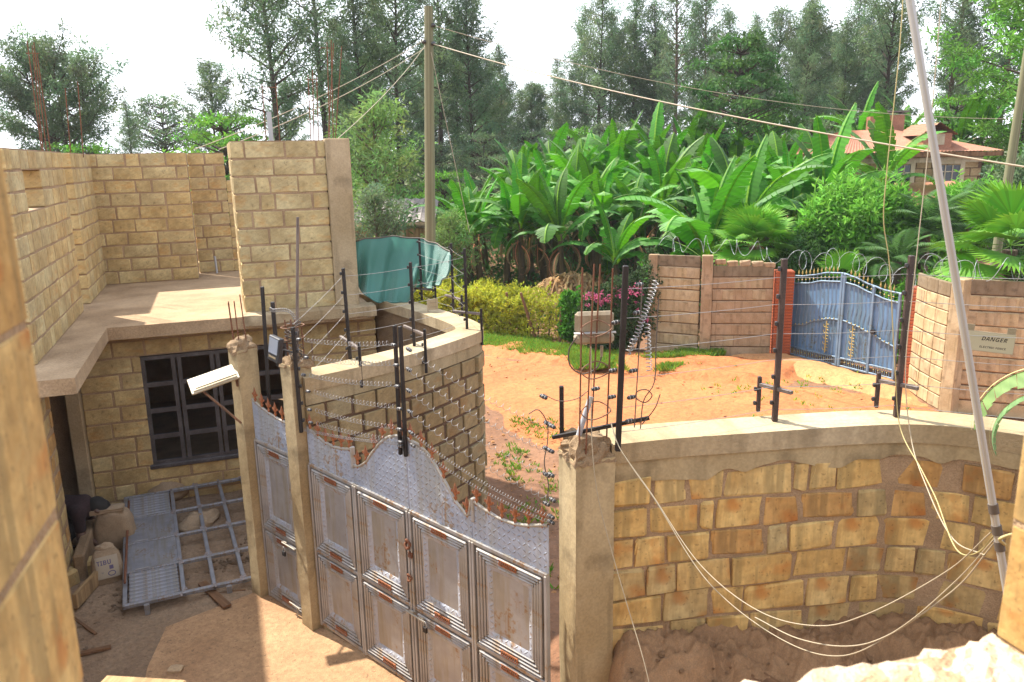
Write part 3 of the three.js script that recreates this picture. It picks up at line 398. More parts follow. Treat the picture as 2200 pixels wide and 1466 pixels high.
part('fence_post', [cbox(0.028, 1.06, 0.028, 0.004).rotateZ(-0.012).translate(0.02, 2.70, 0.035)], M['black steel'], leafB);
part('bolt', [bar([-0.06, 0.79, 0.06], [0.16, 0.775, 0.06], 0.009), box(0.05, 0.03, 0.02, 0.0, 0.79, 0.05), box(0.05, 0.03, 0.02, 0.12, 0.78, 0.05)], M['gate edge'], leafB);
part('chain', [tube([[1.375, 1.42, 0.05], [1.40, 1.46, 0.07], [1.43, 1.42, 0.06], [1.40, 1.38, 0.07], [1.37, 1.41, 0.06]], 0.012, 6, 30, true)], M.rust, leafA);
part('chain', [tube([[1.375, 1.12, 0.05], [1.40, 1.15, 0.07], [1.43, 1.12, 0.06], [1.40, 1.09, 0.07]], 0.009, 6, 30, true)], M.rust, leafA);
function padlock(label, pos, turn, m) { const t = thing('padlock', label, 'padlock', pos, turn); part('body', [cbox(0.05, 0.055, 0.022, 0.006).translate(0, 0, 0)], m, t); part('shackle', [tube([[-0.017, 0.025, 0], [-0.017, 0.055, 0], [0, 0.072, 0], [0.017, 0.055, 0], [0.017, 0.025, 0]], 0.005, 6, 20)], M.galvanised, t); return t; }
padlock('rusty padlock hanging from the chain between the main gate leaves', [-0.865, 1.35, -5.95], -0.73, M.rust);
padlock('dark padlock on the bolt low on the right gate leaf', [-0.76, 0.74, -5.83], -0.73, M['black steel']);
{ // small gate
  const gx = 0.742, gz = 0.67, g = thing('small_gate', 'narrow grey steel pedestrian gate between two plastered pillars', 'gate', [-2.575, 0.03, -7.555], atan2(-gz, gx)), L = 0.70, S = 0.03, x00 = 0.35, rail = 1.76, yOf = (x) => 2.16 - 0.24 * (x / L) + 0.14 * pow(x / L, 2) + 0.02;
  part('back_sheet', [slope(box(L, rail - 0.04, 0.006, L / 2, (rail + 0.04) / 2, 0), S, x00)], M['gate frame'], g);
  for (const x of [0.0125, L - 0.0125]) part('stile', [slope(cbox(0.024, rail - 0.04, 0.046, 0.005).translate(x, (rail + 0.04) / 2, 0.014), S, x00)], M['gate frame'], g);
  for (const y of [0.06, 0.83, rail]) part('rail', [slope(cbox(L - 0.002, 0.036, 0.036, 0.005).translate(L / 2, y, 0.01), S, x00)], M['gate frame'], g);
  gateColumn(g, 0.024, L - 0.024, S, rail, x00); const xs = []; for (let i = 0; i <= 12; i++) xs.push((L * i) / 12); topPlate(g, xs, yOf, rail + 0.018, S, x00);
  for (let i = 0; i < 6; i++) { const x = 0.06 + i * 0.116; part('spike', spikeGeo, M['copper paint'], g, [x, yOf(x) - S * (x - x00) + 0.02, 0.008]); }
  part('bolt', [bar([0.40, 0.80, 0.06], [0.62, 0.79, 0.06], 0.009), box(0.05, 0.03, 0.02, 0.44, 0.80, 0.05)], M['gate edge'], g); part('bolt', [bar([0.44, 0.16, 0.06], [0.62, 0.15, 0.06], 0.008), bar([0.58, 0.15, 0.06], [0.58, 0.03, 0.07], 0.006)], M['gate edge'], g);
}
padlock('black padlock on the small pedestrian gate', [-2.30, 0.72, -7.22], -0.73, M['lamp case']);

// ---------------------------------------------------------------- boundary walls beside the gateway
const RP = smoothPath([[0.66, -5.06], [1.10, -5.16], [1.59, -5.23], [1.94, -5.28], [2.28, -5.325], [2.63, -5.355], [2.84, -5.35], [3.08, -5.29], [3.30, -5.18], [3.62, -4.93], [3.92, -4.55], [4.12, -4.1], [4.25, -3.5]], 60);
{
  const w = thing('stone_boundary_wall', 'curved boundary wall of rough golden stones under a concrete coping', 'wall');
  const inner = smoothPath([[0.64, -5.095], [1.10, -5.195], [1.59, -5.265], [1.94, -5.315], [2.28, -5.36], [2.63, -5.39], [2.84, -5.385], [3.07, -5.325], [3.28, -5.215], [3.59, -4.965], [3.885, -4.57], [4.085, -4.11], [4.21, -3.5]], 60);
  blockWall(w, 'stonework', inner, { y0: 0.5, rows: 8, rowH: 0.23, len: 0.36, vary: 0.45, joint: 0.02, thick: 0.24, set: [roughSet[0], roughSet[0], roughSet[1], roughSet[1], roughSet[2], roughSet[3]], core: M.mortar, proud: 0.018, seed: 31, chamfer: 0.011, jit: 0.020, blockName: 'stone', frontOnly: true });
  { // render below the coping, its lower edge smeared over the top course
    const N = 150, pos = [], uv = []; const yb = (s) => 2.40 - 0.08 * sstep(1.3, 0, s) - 0.05 * noise3(s * 2.3, 4, 1, 7) - 0.09 * pow(noise3(s * 7, 9, 1, 8), 2); const pt = (s, y, o) => { const q = inner.at(s); return [q.x - q.tz * o, y, q.z + q.tx * o]; };
    for (let i = 0; i < N; i++) { const a = (inner.len * i) / N, b = (inner.len * (i + 1)) / N, ya = yb(a), y2 = yb(b); const Q = (A, B, C, D, ua, va, ub, vb, vc, vd) => { pos.push(...A, ...B, ...C, ...A, ...C, ...D); uv.push(ua, va, ub, vb, ub, vc, ua, va, ub, vc, ua, vd); }; Q(pt(a, ya, 0.016), pt(b, y2, 0.016), pt(b, 2.461, 0.016), pt(a, 2.461, 0.016), a, ya, b, y2, 2.461, 2.461); Q(pt(a, ya, -0.01), pt(b, y2, -0.01), pt(b, y2, 0.016), pt(a, ya, 0.016), a, ya, b, y2, y2 + 0.03, ya + 0.03); }
    const g = new THREE.BufferGeometry(); g.setAttribute('position', new THREE.Float32BufferAttribute(pos, 3)); g.setAttribute('uv', new THREE.Float32BufferAttribute(uv, 2)); g.computeVertexNormals(); part('render_band', g, M.render, w);
    part('wall_core', [band(inner, 0.004, 0.24, 2.34, 2.46, 0.2)], M.mortar, w); part('wall_foot', [band(inner, 0.004, 0.24, 0, 0.5, 0.2)], M.mortar, w);
  }
  part('coping', [band(RP, 0, 0.33, 2.462, 2.6, 0.08)], M.coping, w);
}
const LP = smoothPath([[-1.87, -6.90], [-1.54, -7.18], [-1.27, -7.45], [-1.07, -7.66], [-0.90, -7.87], [-0.73, -8.11], [-0.55, -8.39], [-0.41, -8.62], [-0.335, -8.80], [-0.33, -9.0], [-0.42, -9.29], [-0.62, -9.66], [-0.89, -10.09], [-1.18, -10.53], [-1.60, -11.15], [-2.2, -12.05], [-3.2, -13.6]], 90);
{
  const w = thing('curved_block_wall', 'curved outer wall of squared grey blocks with dark joints and coping', 'wall');
  const inner = smoothPath([[-1.89, -6.925], [-1.565, -7.205], [-1.295, -7.475], [-1.095, -7.68], [-0.925, -7.885], [-0.755, -8.125], [-0.58, -8.405], [-0.44, -8.635], [-0.37, -8.81], [-0.365, -8.99], [-0.455, -9.275], [-0.65, -9.64], [-0.915, -10.075], [-1.205, -10.515], [-1.625, -11.14], [-2.225, -12.04], [-3.225, -13.59]], 90);
  blockWall(w, 'blockwork', inner, { y0: 0.31, rows: 10, rowH: 0.203, len: 0.30, vary: 0.12, joint: 0.030, thick: 0.22, set: greySet, core: M['joint dark'], proud: 0.020, seed: 41, chamfer: 0.007, jit: 0.003, frontOnly: true, skip: (a) => a > 5.6 });
  part('plinth', [band(inner, -0.03, 0.25, 0, 0.31, 0.1)], M.render, w); part('render_band', [band(inner, -0.020, 0.23, 2.34, 2.468, 0.1)], M['coping weathered'], w);
  part('inner_render', [band(inner, 0.222, 0.24, 0, 2.45, 0.1)], M['mortar grey'], w);
  part('coping', [band(LP, 0, 0.32, 2.47, 2.6, 0.06)], M.coping, w);
}

// ---------------------------------------------------------------- electric fence on the walls and over the gate
const insGeo = cbox(0.022, 0.032, 0.024, 0.005);
function bobbin() { const g = new THREE.LatheGeometry([[0, -0.036], [0.014, -0.034], [0.02, -0.022], [0.014, -0.014], [0.021, -0.005], [0.021, 0.005], [0.014, 0.014], [0.02, 0.022], [0.014, 0.034], [0, 0.036]].map(([x, y]) => new THREE.Vector2(x, y)), 10).toNonIndexed(); g.rotateZ(PI / 2); g.scale(0.8, 0.72, 0.72); return uvBox(g); }
const bobGeo = bobbin(), bobRing = merge([-1, 0, 1].map((k) => new THREE.TorusGeometry(0.0122, 0.0026, 4, 12).rotateY(PI / 2).translate(k * 0.0115, 0, 0).toNonIndexed()));
function addBobbin(t, pos, rot = [0, 0, 0]) { const b = part('insulator', bobGeo, M['porcelain black'], t, pos, rot); part('binding', bobRing, M['insulator stripe'], b); return b; }
function fencePost(label, [x, y, z], h, o = {}) {
  const { m = M['black steel'], w = 0.031, turn = 0, lean = 0, side = -1, ins = 5, group = 'electric fence posts on the curved block wall', arm } = o, t = thing('fence_post', label, 'fence post', [x, y, z], turn, group);
  part('upright', [cbox(w, h, w, 0.005).translate(0, h / 2, 0).rotateZ(lean)], m, t);
  for (let k = 0; k < ins; k++) part('insulator', insGeo, M['porcelain black'], t, [side * (w / 2 + 0.012) - lean * h * (0.12 + 0.2 * k), h * (0.12 + 0.82 * (k / max(1, ins - 1))), 0]);
  if (arm) { const [ax, az, ah, len] = arm; part('cross_arm', [beam([ax, ah, az], [ax * -0.9, ah, az * -0.9], 0.028, 0.028)], M['arm grey'], t); part('short_upright', [cbox(0.028, len, 0.028, 0.004).translate(ax, ah - len / 2 + 0.06, az)], m, t); for (const q of [0.35, 0.75]) part('insulator', insGeo, M['porcelain black'], t, [ax + side * 0.028, ah + 0.06 - len * q, az]); }
  return t;
}
const cw = [fencePost('fence post nearest the tower corner on the curved wall coping', [-1.59, 2.6, -7.58], 0.9, { lean: 0.012, arm: [0.15, 0.28, 0.17, 0.44] }), fencePost('fence post in the middle of the near arm of the curved wall', [-1.02, 2.6, -8.09], 0.88, { arm: [0.14, 0.24, 0.17, 0.46] }), fencePost('fence post on the rounded tip of the curved wall', [-0.51, 2.6, -8.89], 0.92, { arm: [0.17, 0.1, 0.19, 0.42] }), fencePost('fence post behind the tip, at the free end of the green net', [-0.73, 2.6, -9.87], 0.88, { arm: [0.12, 0.2, 0.2, 0.34] }), fencePost('fence post under the green net on the far arm of the wall', [-1.23, 2.6, -10.83], 0.86, { arm: [0.2, 0.12, 0.16, 0.2] })];
fencePost('tall black post rising behind the left pillar of the small gate', [-2.42, 2.1, -7.56], 1.24, { ins: 0, w: 0.032, lean: -0.03, group: 'posts at the small gate' });
fencePost('black post fixed to the inner side of the middle pillar', [-1.93, 2.1, -6.87], 0.98, { ins: 6, w: 0.032, side: 1, group: 'posts at the small gate' });
fencePost('short black post with a loose wire coil beside the floodlight', [-2.21, 2.62, -7.27], 0.62, { ins: 1, w: 0.034, group: 'posts at the small gate' });
single('steel_pipe', [bar([-1.945, 2.75, -6.97], [-1.84, 4.03, -6.99], 0.014, 0.013, 12)], M['arm grey'], 'long grey steel pipe standing upright on the middle pillar', 'pipe');
const rp = [['brown fence post on the coping right of the broad pillar', 1.89, -5.48, 1.18], ['brown fence post further right on the coping, before the blue gate edge', 2.79, -5.52, 1.18]].map(([l, x, z, h], i) => fencePost(l, [x, 2.6, z], h, { m: M['brown steel'], w: 0.038, lean: -0.004, ins: 6, group: 'posts on the stone wall coping', arm: [-0.085 - 0.01 * i, -0.12, 0.245, 0.27] }));
fencePost('black fence post beside the rebar of the broad pillar', [0.69, 2.58, -5.0], 1.24, { w: 0.037, lean: -0.03, ins: 0, group: 'posts on the stone wall coping' });
single('post_stub', [cbox(0.03, 0.36, 0.03, 0.005).translate(0.33, 2.80, -5.2)], M['black steel'], 'short black post stub left of the rebar on the broad pillar', 'fence post');
single('steel_channel', [beam([0.26, 2.64, -5.12], [0.90, 2.80, -5.02], 0.022, 0.026)], M['black steel'], 'black steel channel laid across the crumbled pillar top', 'steel bar');
single('conduit', [bar([0.43, 2.66, -5.06], [0.52, 2.93, -5.1], 0.019, 0.019, 10)], M['pvc grey'], 'short grey conduit leaning inside the rebar cage', 'pipe');
{ // straight wires along the curved wall, post to post
  const L = ['topmost', 'second', 'third', 'fourth', 'lowest'];
  for (let k = 0; k < 5; k++) { const y = 3.42 - 0.185 * k, g = [], P = [[-1.93, y - 0.32, -6.9], [-1.61, y, -7.58], [-1.04, y, -8.09], [-0.53, y, -8.89], [-0.75, y, -9.87], [-1.25, y, -10.83]]; for (let i = 1; i < P.length; i++) g.push(sagline(P[i - 1], P[i], 0.012, 0.002, 6, 4)); single('fence_wire', g, M['wire steel'], `${L[k]} straight electric wire strung post to post along the curved block wall`, 'wire', 'straight wires on the curved wall'); }
  const R = ['topmost', 'second', 'third', 'fourth', 'fifth', 'lowest'];
  [3.65, 3.46, 3.25, 3.06, 2.86, 2.69].forEach((y, k) => { const g = [], P = [[0.72 - 0.03 * (3.8 - y), y + 0.02, -5.0], [1.86, y, -5.48], [2.76, y, -5.52], [3.75, y + 0.01, -5.05], [4.3, y, -4.2]]; for (let i = 1; i < P.length; i++) g.push(sagline(P[i - 1], P[i], 0.01, 0.002, 6, 4)); single('fence_wire', g, M['wire steel'], `${R[k]} electric wire strung along the stone wall coping past the brown posts`, 'wire', 'straight wires on the stone wall'); });
}
{ // spring wires across the gate
  const order = ['topmost', 'second', 'third', 'fourth', 'fifth', 'sixth', 'lowest'];
  [[[-1.81, 2.98, -6.79], [-0.94, 3.12, -5.99]], [[-1.74, 2.83, -6.73], [-0.93, 2.96, -5.99]], [[-1.79, 2.66, -6.78], [-0.93, 2.79, -5.99]], [[-1.75, 2.52, -6.74], [-0.92, 2.61, -5.98]], [[-1.75, 2.35, -6.74], [-0.93, 2.44, -5.98]], [[-1.75, 2.23, -6.74], [-0.93, 2.33, -5.99]], [[-1.92, 2.12, -6.90], [-0.93, 2.30, -5.99]]].forEach(([a, b], k) => {
    const t = thing('spring_wire', `${order[k]} coiled spring wire over the left gate leaf`, 'wire', [0, 0, 0], 0, 'spring wires over the gate'); part('coil', [helix(a, b, k === 6 ? 0.012 : 0.019, k === 6 ? 56 : 24, 0.0018, 8, 0.02)], M['wire steel'], t); addBobbin(t, [b[0] + 0.03, b[1] - 0.01, b[2] + 0.03], [0, -0.73, 0.1]); addBobbin(t, [a[0] - 0.06, a[1], a[2] - 0.02], [0, -0.73, 0.1]);
  });
  [[[-0.77, 3.10, -5.84], [0.24, 2.78, -4.95]], [[-0.78, 2.94, -5.85], [0.23, 2.61, -4.95]], [[-0.79, 2.77, -5.86], [0.23, 2.44, -4.95]], [[-0.79, 2.60, -5.86], [0.24, 2.26, -4.95]], [[-0.79, 2.43, -5.86], [0.23, 2.14, -4.95]], [[-0.78, 2.33, -5.85], [0.23, 2.10, -4.95]]].forEach(([a, b], k) => {
    const t = thing('spring_wire', `${order[k === 5 ? 6 : k]} coiled spring wire over the right gate leaf`, 'wire', [0, 0, 0], 0, 'spring wires over the gate'); part('coil', [helix(a, b, k > 3 ? 0.012 : 0.019, k > 3 ? 54 : 22, 0.0018, 8, 0.05)], M['wire steel'], t); addBobbin(t, [a[0] - 0.01, a[1], a[2] - 0.01], [0, -0.73, -0.3]); addBobbin(t, [b[0] + 0.01, b[1], b[2]], [0, -0.73, -0.2]);
  });
}
{ // hanging leads and springs beside the broad pillar
  const t = thing('fence_terminal', 'bunch of insulators, springs and leads beside the broad pillar post', 'insulators');
  for (const [x, y, z] of [[0.81, 3.70, -4.97], [0.80, 3.52, -4.97], [0.78, 3.34, -4.97], [0.78, 3.14, -4.97], [0.77, 2.96, -4.97], [0.76, 2.80, -4.97], [0.55, 2.99, -5.08], [0.67, 3.45, -5.02], [0.655, 3.13, -5.02], [0.65, 2.95, -5.02]]) addBobbin(t, [x, y, z], [0, 0.3, 0.08]);
  part('spring', [helix([0.91, 3.73, -4.93], [0.80, 3.40, -4.94], 0.02, 15, 0.0034, 9)], M['wire steel'], t); part('spring', [helix([0.80, 3.40, -4.94], [0.74, 3.26, -4.95], 0.018, 6, 0.0034, 9)], M['wire steel'], t); part('spring', [helix([0.86, 3.45, -4.94], [0.88, 3.14, -4.95], 0.018, 12, 0.0034, 9)], M['wire steel'], t);
  part('lead', [tube([[0.83, 3.70, -4.97], [0.82, 3.5, -4.96], [0.81, 3.2, -4.96], [0.80, 3.0, -4.95], [0.79, 2.76, -4.95]], 0.004, 5, 24)], M['wire dark'], t); part('lead', [tube([[0.93, 3.62, -4.95], [0.92, 3.3, -4.95], [0.91, 3.05, -4.95], [0.85, 2.95, -4.95], [0.83, 2.75, -4.95]], 0.004, 5, 24)], M['wire dark'], t); part('lead', [tube([[0.80, 3.0, -4.95], [0.86, 3.02, -4.94], [0.90, 2.98, -4.94], [0.86, 2.93, -4.95], [0.80, 2.96, -4.95]], 0.004, 5, 30, true)], M['wire dark'], t); part('lead', [tube([[0.84, 2.78, -4.95], [0.92, 2.9, -4.93], [0.95, 2.99, -4.93]], 0.004, 5, 14)], M['wire dark'], t); part('lead', [tube([[0.2, 2.97, -5.05], [0.3, 2.93, -5.02], [0.42, 2.95, -5.0], [0.5, 3.0, -5.02]], 0.003, 5, 24)], M['wire dark'], t);
  const u = thing('fence_lead', 'dark lead with insulators hanging down the left side of the broad pillar', 'insulators'); for (const [x, y, z] of [[0.2, 2.96, -5.02], [0.225, 2.77, -5.04], [0.215, 2.6, -5.02], [0.215, 2.42, -5.0], [0.21, 2.22, -4.98]]) addBobbin(u, [x, y, z], [0, -0.5, -0.3]); part('lead', [tube([[0.10, 2.84, -5.03], [0.16, 2.87, -5.03], [0.22, 2.78, -5.04], [0.225, 2.65, -5.04], [0.2, 2.5, -5.02], [0.225, 2.35, -5.0], [0.21, 2.2, -4.98]], 0.004, 5, 40)], M['wire dark'], u);
}
{ // loose coil looped over the short post
  const p = []; for (let i = 0; i <= 300; i++) { const t = i / 300, a = lerp(-2.2, 3.6, t), c = [-2.12 + 0.09 * sin(a * 0.9 + 0.4) + 0.1 * t, 3.28 - 0.5 * t + 0.10 * sin(a + 1), -7.2 + 0.1 * t], w = t * 2 * PI * 34; p.push(V3(c[0] + 0.016 * cos(w), c[1] + 0.016 * sin(w), c[2] + 0.01 * sin(w + 1))); }
  single('loose_spring', new THREE.TubeGeometry(new THREE.CatmullRomCurve3(p), 600, 0.0028, 4), M['wire steel'], 'loose spring wire drooping from the short post above the floodlight', 'wire');
}
{ // floodlight
  const t = thing('floodlight', 'small black solar floodlight tilted down towards the yard on the middle pillar', 'lamp', [-2.075, 2.90, -6.80], -0.95); t.rotation.set(-0.12, -0.75, -0.12, 'YXZ');
  part('case', [cbox(0.175, 0.225, 0.05, 0.008)], M['lamp case'], t); part('lens', [box(0.14, 0.135, 0.004, 0, 0.028, 0.0265)], M['lamp glass'], t); part('bracket', [beam([0, 0, -0.03], [0.06, -0.03, -0.16], 0.03, 0.012), beam([-0.08, 0, 0], [0, 0, -0.05], 0.02, 0.01)], M['lamp case'], t);
  for (let k = 0; k < 9; k++) part('print_mark', [box(0.009, 0.02 - 0.006 * (k % 2), 0.002, -0.055 + 0.0125 * k, -0.072, 0.0258)], M['panel white'], t);
}
{ // little solar panel on its bracket
  const t = thing('solar_panel', 'small pale solar panel on a rusty strut fixed to the left pillar', 'solar panel', [-2.90, 2.46, -7.45], 0.42); t.rotation.set(0.42, 0.55, 0.26, 'YXZ');
  part('board', [cbox(0.46, 0.022, 0.23, 0.004)], M['panel white'], t); part('cell_sheet', [cbox(0.39, 0.016, 0.16, 0.003).translate(0.015, 0.018, -0.012)], M['panel white'], t); part('edge_lath', [cbox(0.42, 0.018, 0.02, 0.003).translate(0, 0.016, 0.09)], M['white paint'], t);
  const u = single('strut', [beam([-3.0, 2.36, -7.40], [-2.71, 1.98, -7.54], 0.028, 0.02), beam([-2.70, 2.46, -7.52], [-2.70, 2.36, -7.54], 0.03, 0.03)], M['rust pale'], 'rusty steel strut propping the small solar panel', 'bracket');
}
{ // grey lamp tied in the rebar, seen from behind
  const t = thing('security_light', 'grey floodlight tied inside the rebar cage, seen from behind', 'lamp', [0.55, 3.38, -5.2], 0.05); t.rotation.x = 0.15;
  part('housing', [cbox(0.26, 0.15, 0.05, 0.02).translate(0, 0.04, 0), cbox(0.27, 0.07, 0.07, 0.02).translate(0, -0.075, 0.0)], M['box grey'], t); part('bracket', [beam([-0.14, -0.02, 0.045], [0.14, -0.02, 0.045], 0.03, 0.006)], M.galvanised, t); part('cable_gland', [bar([0.05, -0.12, 0.03], [0.05, -0.2, 0.03], 0.012, 0.009)], M['box grey'], t);
  part('cable', [tube([[0.05, -0.2, 0.03], [0.02, -0.28, 0.03], [-0.08, -0.32, 0.03], [-0.16, -0.26, 0.03], [-0.17, -0.14, 0.03], [-0.12, -0.04, 0.05]], 0.005, 5, 30)], M['wire dark'], t);
}
function canvasSign(w, h, draw) { const c = document.createElement('canvas'); c.width = w; c.height = h; draw(c.getContext('2d'), w, h); const t = new THREE.CanvasTexture(c); t.colorSpace = THREE.SRGBColorSpace; return t; }
{ // warning sign hung on the wires
  const t = thing('warning_sign', 'pale plastic sign reading DANGER ELECTRIC FENCE hung on the wires', 'sign', [3.27, 3.20, -5.31], -0.45); t.rotation.z = -0.05;
  const map = canvasSign(512, 224, (x, w, h) => { x.fillStyle = '#b9ad90'; x.fillRect(0, 0, w, h); x.fillStyle = '#2a211a'; x.font = 'italic bold 64px sans-serif'; x.textAlign = 'center'; x.fillText('DANGER', w * 0.60, h * 0.44); x.font = 'bold 34px sans-serif'; x.fillText('ELECTRIC FENCE', w * 0.60, h * 0.83); });
  const m = mat('sign face', [0.85, 0.85, 0.85], { map, roughness: 0.6 }), f = new THREE.PlaneGeometry(0.305, 0.134).translate(0, 0, 0.0035); part('plate', [cbox(0.31, 0.14, 0.006, 0.001)], M['box grey'], t); part('print', f, m, t); part('hook', [box(0.05, 0.045, 0.005, -0.12, 0.09, 0)], M['box grey'], t); part('hook', [box(0.05, 0.045, 0.005, 0.125, 0.09, 0)], M['box grey'], t);
}
{ const t = thing('notice_board', 'small pale warning board on the far arm of the curved wall', 'sign', [-1.0, 2.70, -9.95], 0.2); part('board', [cbox(0.14, 0.14, 0.006, 0.001)], M['panel white'], t); for (const y of [0.025, -0.03]) part('print_line', [box(0.085, 0.014, 0.002, 0.012, y, 0.0042)], M['box grey'], t); part('clip', [box(0.012, 0.03, 0.008, -0.06, -0.08, 0)], M['box grey'], t); }

// ---------------------------------------------------------------- cables, leaning pole and utility poles
const cable = (label, pts, r, m, group) => single('cable', tube(pts, r, 6, pts.length * 10), m, label, 'cable', group);
cable('thin brown cable dropping down the front of the broad pillar', [[0.51, 3.3, -5.0], [0.51, 2.80, -4.97], [0.515, 2.6, -4.93], [0.54, 2.35, -4.90], [0.58, 2.15, -4.86], [0.70, 1.7, -4.68], [0.80, 1.35, -4.40], [0.86, 1.0, -4.2]], 0.0028, M['wire pale']);
cable('pale cable sagging from the broad pillar to the leaning pole, upper of the pair', [[0.64, 2.78, -4.96], [0.67, 2.68, -4.85], [0.85, 2.44, -4.62], [1.08, 2.16, -4.2], [1.31, 2.12, -3.77], [1.5, 2.22, -3.5], [1.62, 2.39, -3.32], [1.79, 2.78, -3.01], [1.75, 3.12, -2.69]], 0.0028, M['wire pale'], 'cables sagging before the stone wall');
cable('pale cable sagging lowest before the stone wall', [[0.64, 2.79, -4.97], [0.68, 2.66, -4.87], [0.87, 2.40, -4.62], [1.12, 2.06, -4.2], [1.40, 1.98, -3.75], [1.56, 2.12, -3.4], [1.70, 2.41, -3.17], [1.80, 2.76, -2.96], [1.76, 3.10, -2.68]], 0.0028, M['wire pale'], 'cables sagging before the stone wall');
cable('third pale cable joining the sagging pair on its way to the pole', [[1.30, 2.02, -3.9], [1.45, 2.05, -3.65], [1.62, 2.25, -3.3], [1.80, 2.70, -2.98], [1.765, 3.09, -2.68]], 0.0032, M['wire pale'], 'cables sagging before the stone wall');
cable('yellowish cable hanging in a long loop right of the blue gate', [[1.95, 5.6, -4.2], [1.93, 5.0, -4.12], [1.90, 4.39, -4.08], [1.90, 4.15, -4.07], [1.94, 3.95, -4.06], [2.0, 3.4, -4.02], [2.05, 3.06, -4.0], [2.02, 2.95, -3.7], [1.96, 2.92, -3.45], [1.80, 2.90, -2.95], [1.78, 2.98, -2.80], [1.76, 3.12, -2.68]], 0.0028, M['wire yellow']);
cable('pale cable hanging straight down right of the yellowish one', [[2.2, 5.5, -4.3], [2.16, 4.6, -4.2], [2.10, 3.9, -4.1], [2.06, 3.35, -4.02], [2.10, 3.0, -3.97], [2.0, 2.9, -3.6], [1.86, 2.88, -3.1], [1.77, 3.0, -2.74]], 0.0028, M['wire pale']);
{ const t = thing('leaning_pole', 'grey galvanised pole leaning across the right side of the view', 'pole', [2.40, 0, -2.29]); part('tube', [bar([0, 0, 0], [-1.20, 5.88, -0.72], 0.0145, 0.0135, 14)], M.galvanised, t); for (const y of [3.06, 3.12, 3.2]) part('tape', [bar([-0.204 * y, y, -0.1224 * y], [-0.204 * (y + 0.035), y + 0.035, -0.1224 * (y + 0.035)], 0.0175, 0.0175, 12)], M['wire dark'], t); part('tie', [tube([[-0.62, 3.09, -0.36], [-0.66, 3.13, -0.33], [-0.6, 3.15, -0.33], [-0.54, 3.12, -0.36], [-0.5, 3.14, -0.36]], 0.006, 5, 24)], M['wire yellow'], t); }
{ // timber power pole behind the net
  const t = thing('utility_pole', 'tall green-brown timber power pole behind the green net', 'pole', [-2.22, 0, -21.9]); part('shaft', [bar([0, 0, 0], [0.02, 1.9, 0], 0.155, 0.15, 16)], M['pole fresh'], t); part('shaft', [bar([0.02, 1.9, 0], [0.25, 8.32, 0], 0.15, 0.115, 16)], M['pole green'], t);
  for (const [x, y] of [[0.1, 7.45], [0.34, 7.4], [0.36, 7.85]]) part('insulator', [new THREE.SphereGeometry(0.06, 8, 6).translate(x, y, 0.1).toNonIndexed(), bar([0.22, y - 0.06, 0.05], [x, y, 0.1], 0.02)], M['porcelain black'], t);
  const u = thing('utility_pole', 'slender greenish pole at the right edge before the red-roofed house', 'pole', [9.72, 0.2, -16.0]); part('shaft', [bar([0, 0, 0], [0.28, 7.2, 0], 0.095, 0.075, 14)], M['pole green'], u);
}
const pw = (label, a, b, sag, r = 0.012) => single('power_line', sagline(a, b, sag, r, 24), M['wire pale'], label, 'power line', 'overhead lines at the power pole');
pw('thick twisted power line running right from the pole top over the bananas', [-1.9, 7.4, -21.8], [7.23, 4.18, -10.80], 0.2, 0.013); pw('thin power line running right from the very top of the pole', [-1.88, 7.85, -21.8], [22, 5.6, -24], 1.2, 0.008);
pw('upper service line from the pole to the left behind the tower', [-2.1, 7.5, -21.8], [-6.27, 4.77, -16.34], 0.15, 0.008); pw('lower service line from the pole to the left behind the tower', [-2.1, 7.3, -21.8], [-5.49, 4.75, -15.56], 0.15, 0.009); pw('service line from the pole down to the tower corner', [-2.1, 7.35, -21.8], [-2.36, 4.79, -11.36], 0.1, 0.006); pw('stay wire slanting down right of the pole', [-1.95, 7.2, -21.8], [-1.05, 2.6, -21.0], 0, 0.007);

// ---------------------------------------------------------------- neighbour's walls of precast panels, brick posts and blue gate
function panelBay(w, a, b, rows, rowH, y0, seed, o = {}) { // one bay: stacked panels between columns, each a part
  const rng = RNG(seed), L = hypot(b[0] - a[0], b[1] - a[1]), turn = atan2(-(b[1] - a[1]), b[0] - a[0]); part('bay_core', [cbox(L, rows * rowH - 0.05, 0.05, 0.004).translate(0, y0 + (rows * rowH) / 2 - 0.02, 0).rotateY(turn).translate((a[0] + b[0]) / 2, 0, (a[1] + b[1]) / 2)], M['joint dark'], w);
  for (let r = 0; r < rows; r++) { const h = rowH - 0.014, [g, q] = blockGeo(L, h, 0.075, 0.012, 0.004, floor(rng() * 4), 'panel' + seed), m = shade(new THREE.Mesh(g, r === rows - 1 ? M['precast mildew'] : rng.pick(o.set ?? precastSet))); m.name = 'panel'; m.position.set((a[0] + b[0]) / 2, y0 + r * rowH + rowH / 2, (a[1] + b[1]) / 2); m.rotation.set(0, turn, rng.r(-0.003, 0.003)); m.scale.set(L / q, 1, 1 + rng.r(-0.05, 0.15)); w.add(m);
    if (r > 0 && r < rows - 1) for (let x = -L / 2 + rng.r(0.1, 0.3); x < L / 2 - 0.3; x += rng.r(0.26, 0.36)) if (rng() < 0.75) { const [fg, fq] = blockGeo(0.24, h * 0.86, 0.012, 0.005, 0.003, floor(rng() * 4), 'facing'), f = shade(new THREE.Mesh(fg, rng.pick(o.set ?? precastSet))); f.name = 'facing_stone'; f.position.set(x + 0.12, rng.r(-0.004, 0.004), 0.038); m.add(f); f.scale.x = rng.r(0.8, 1.15) / m.scale.x; } }
}
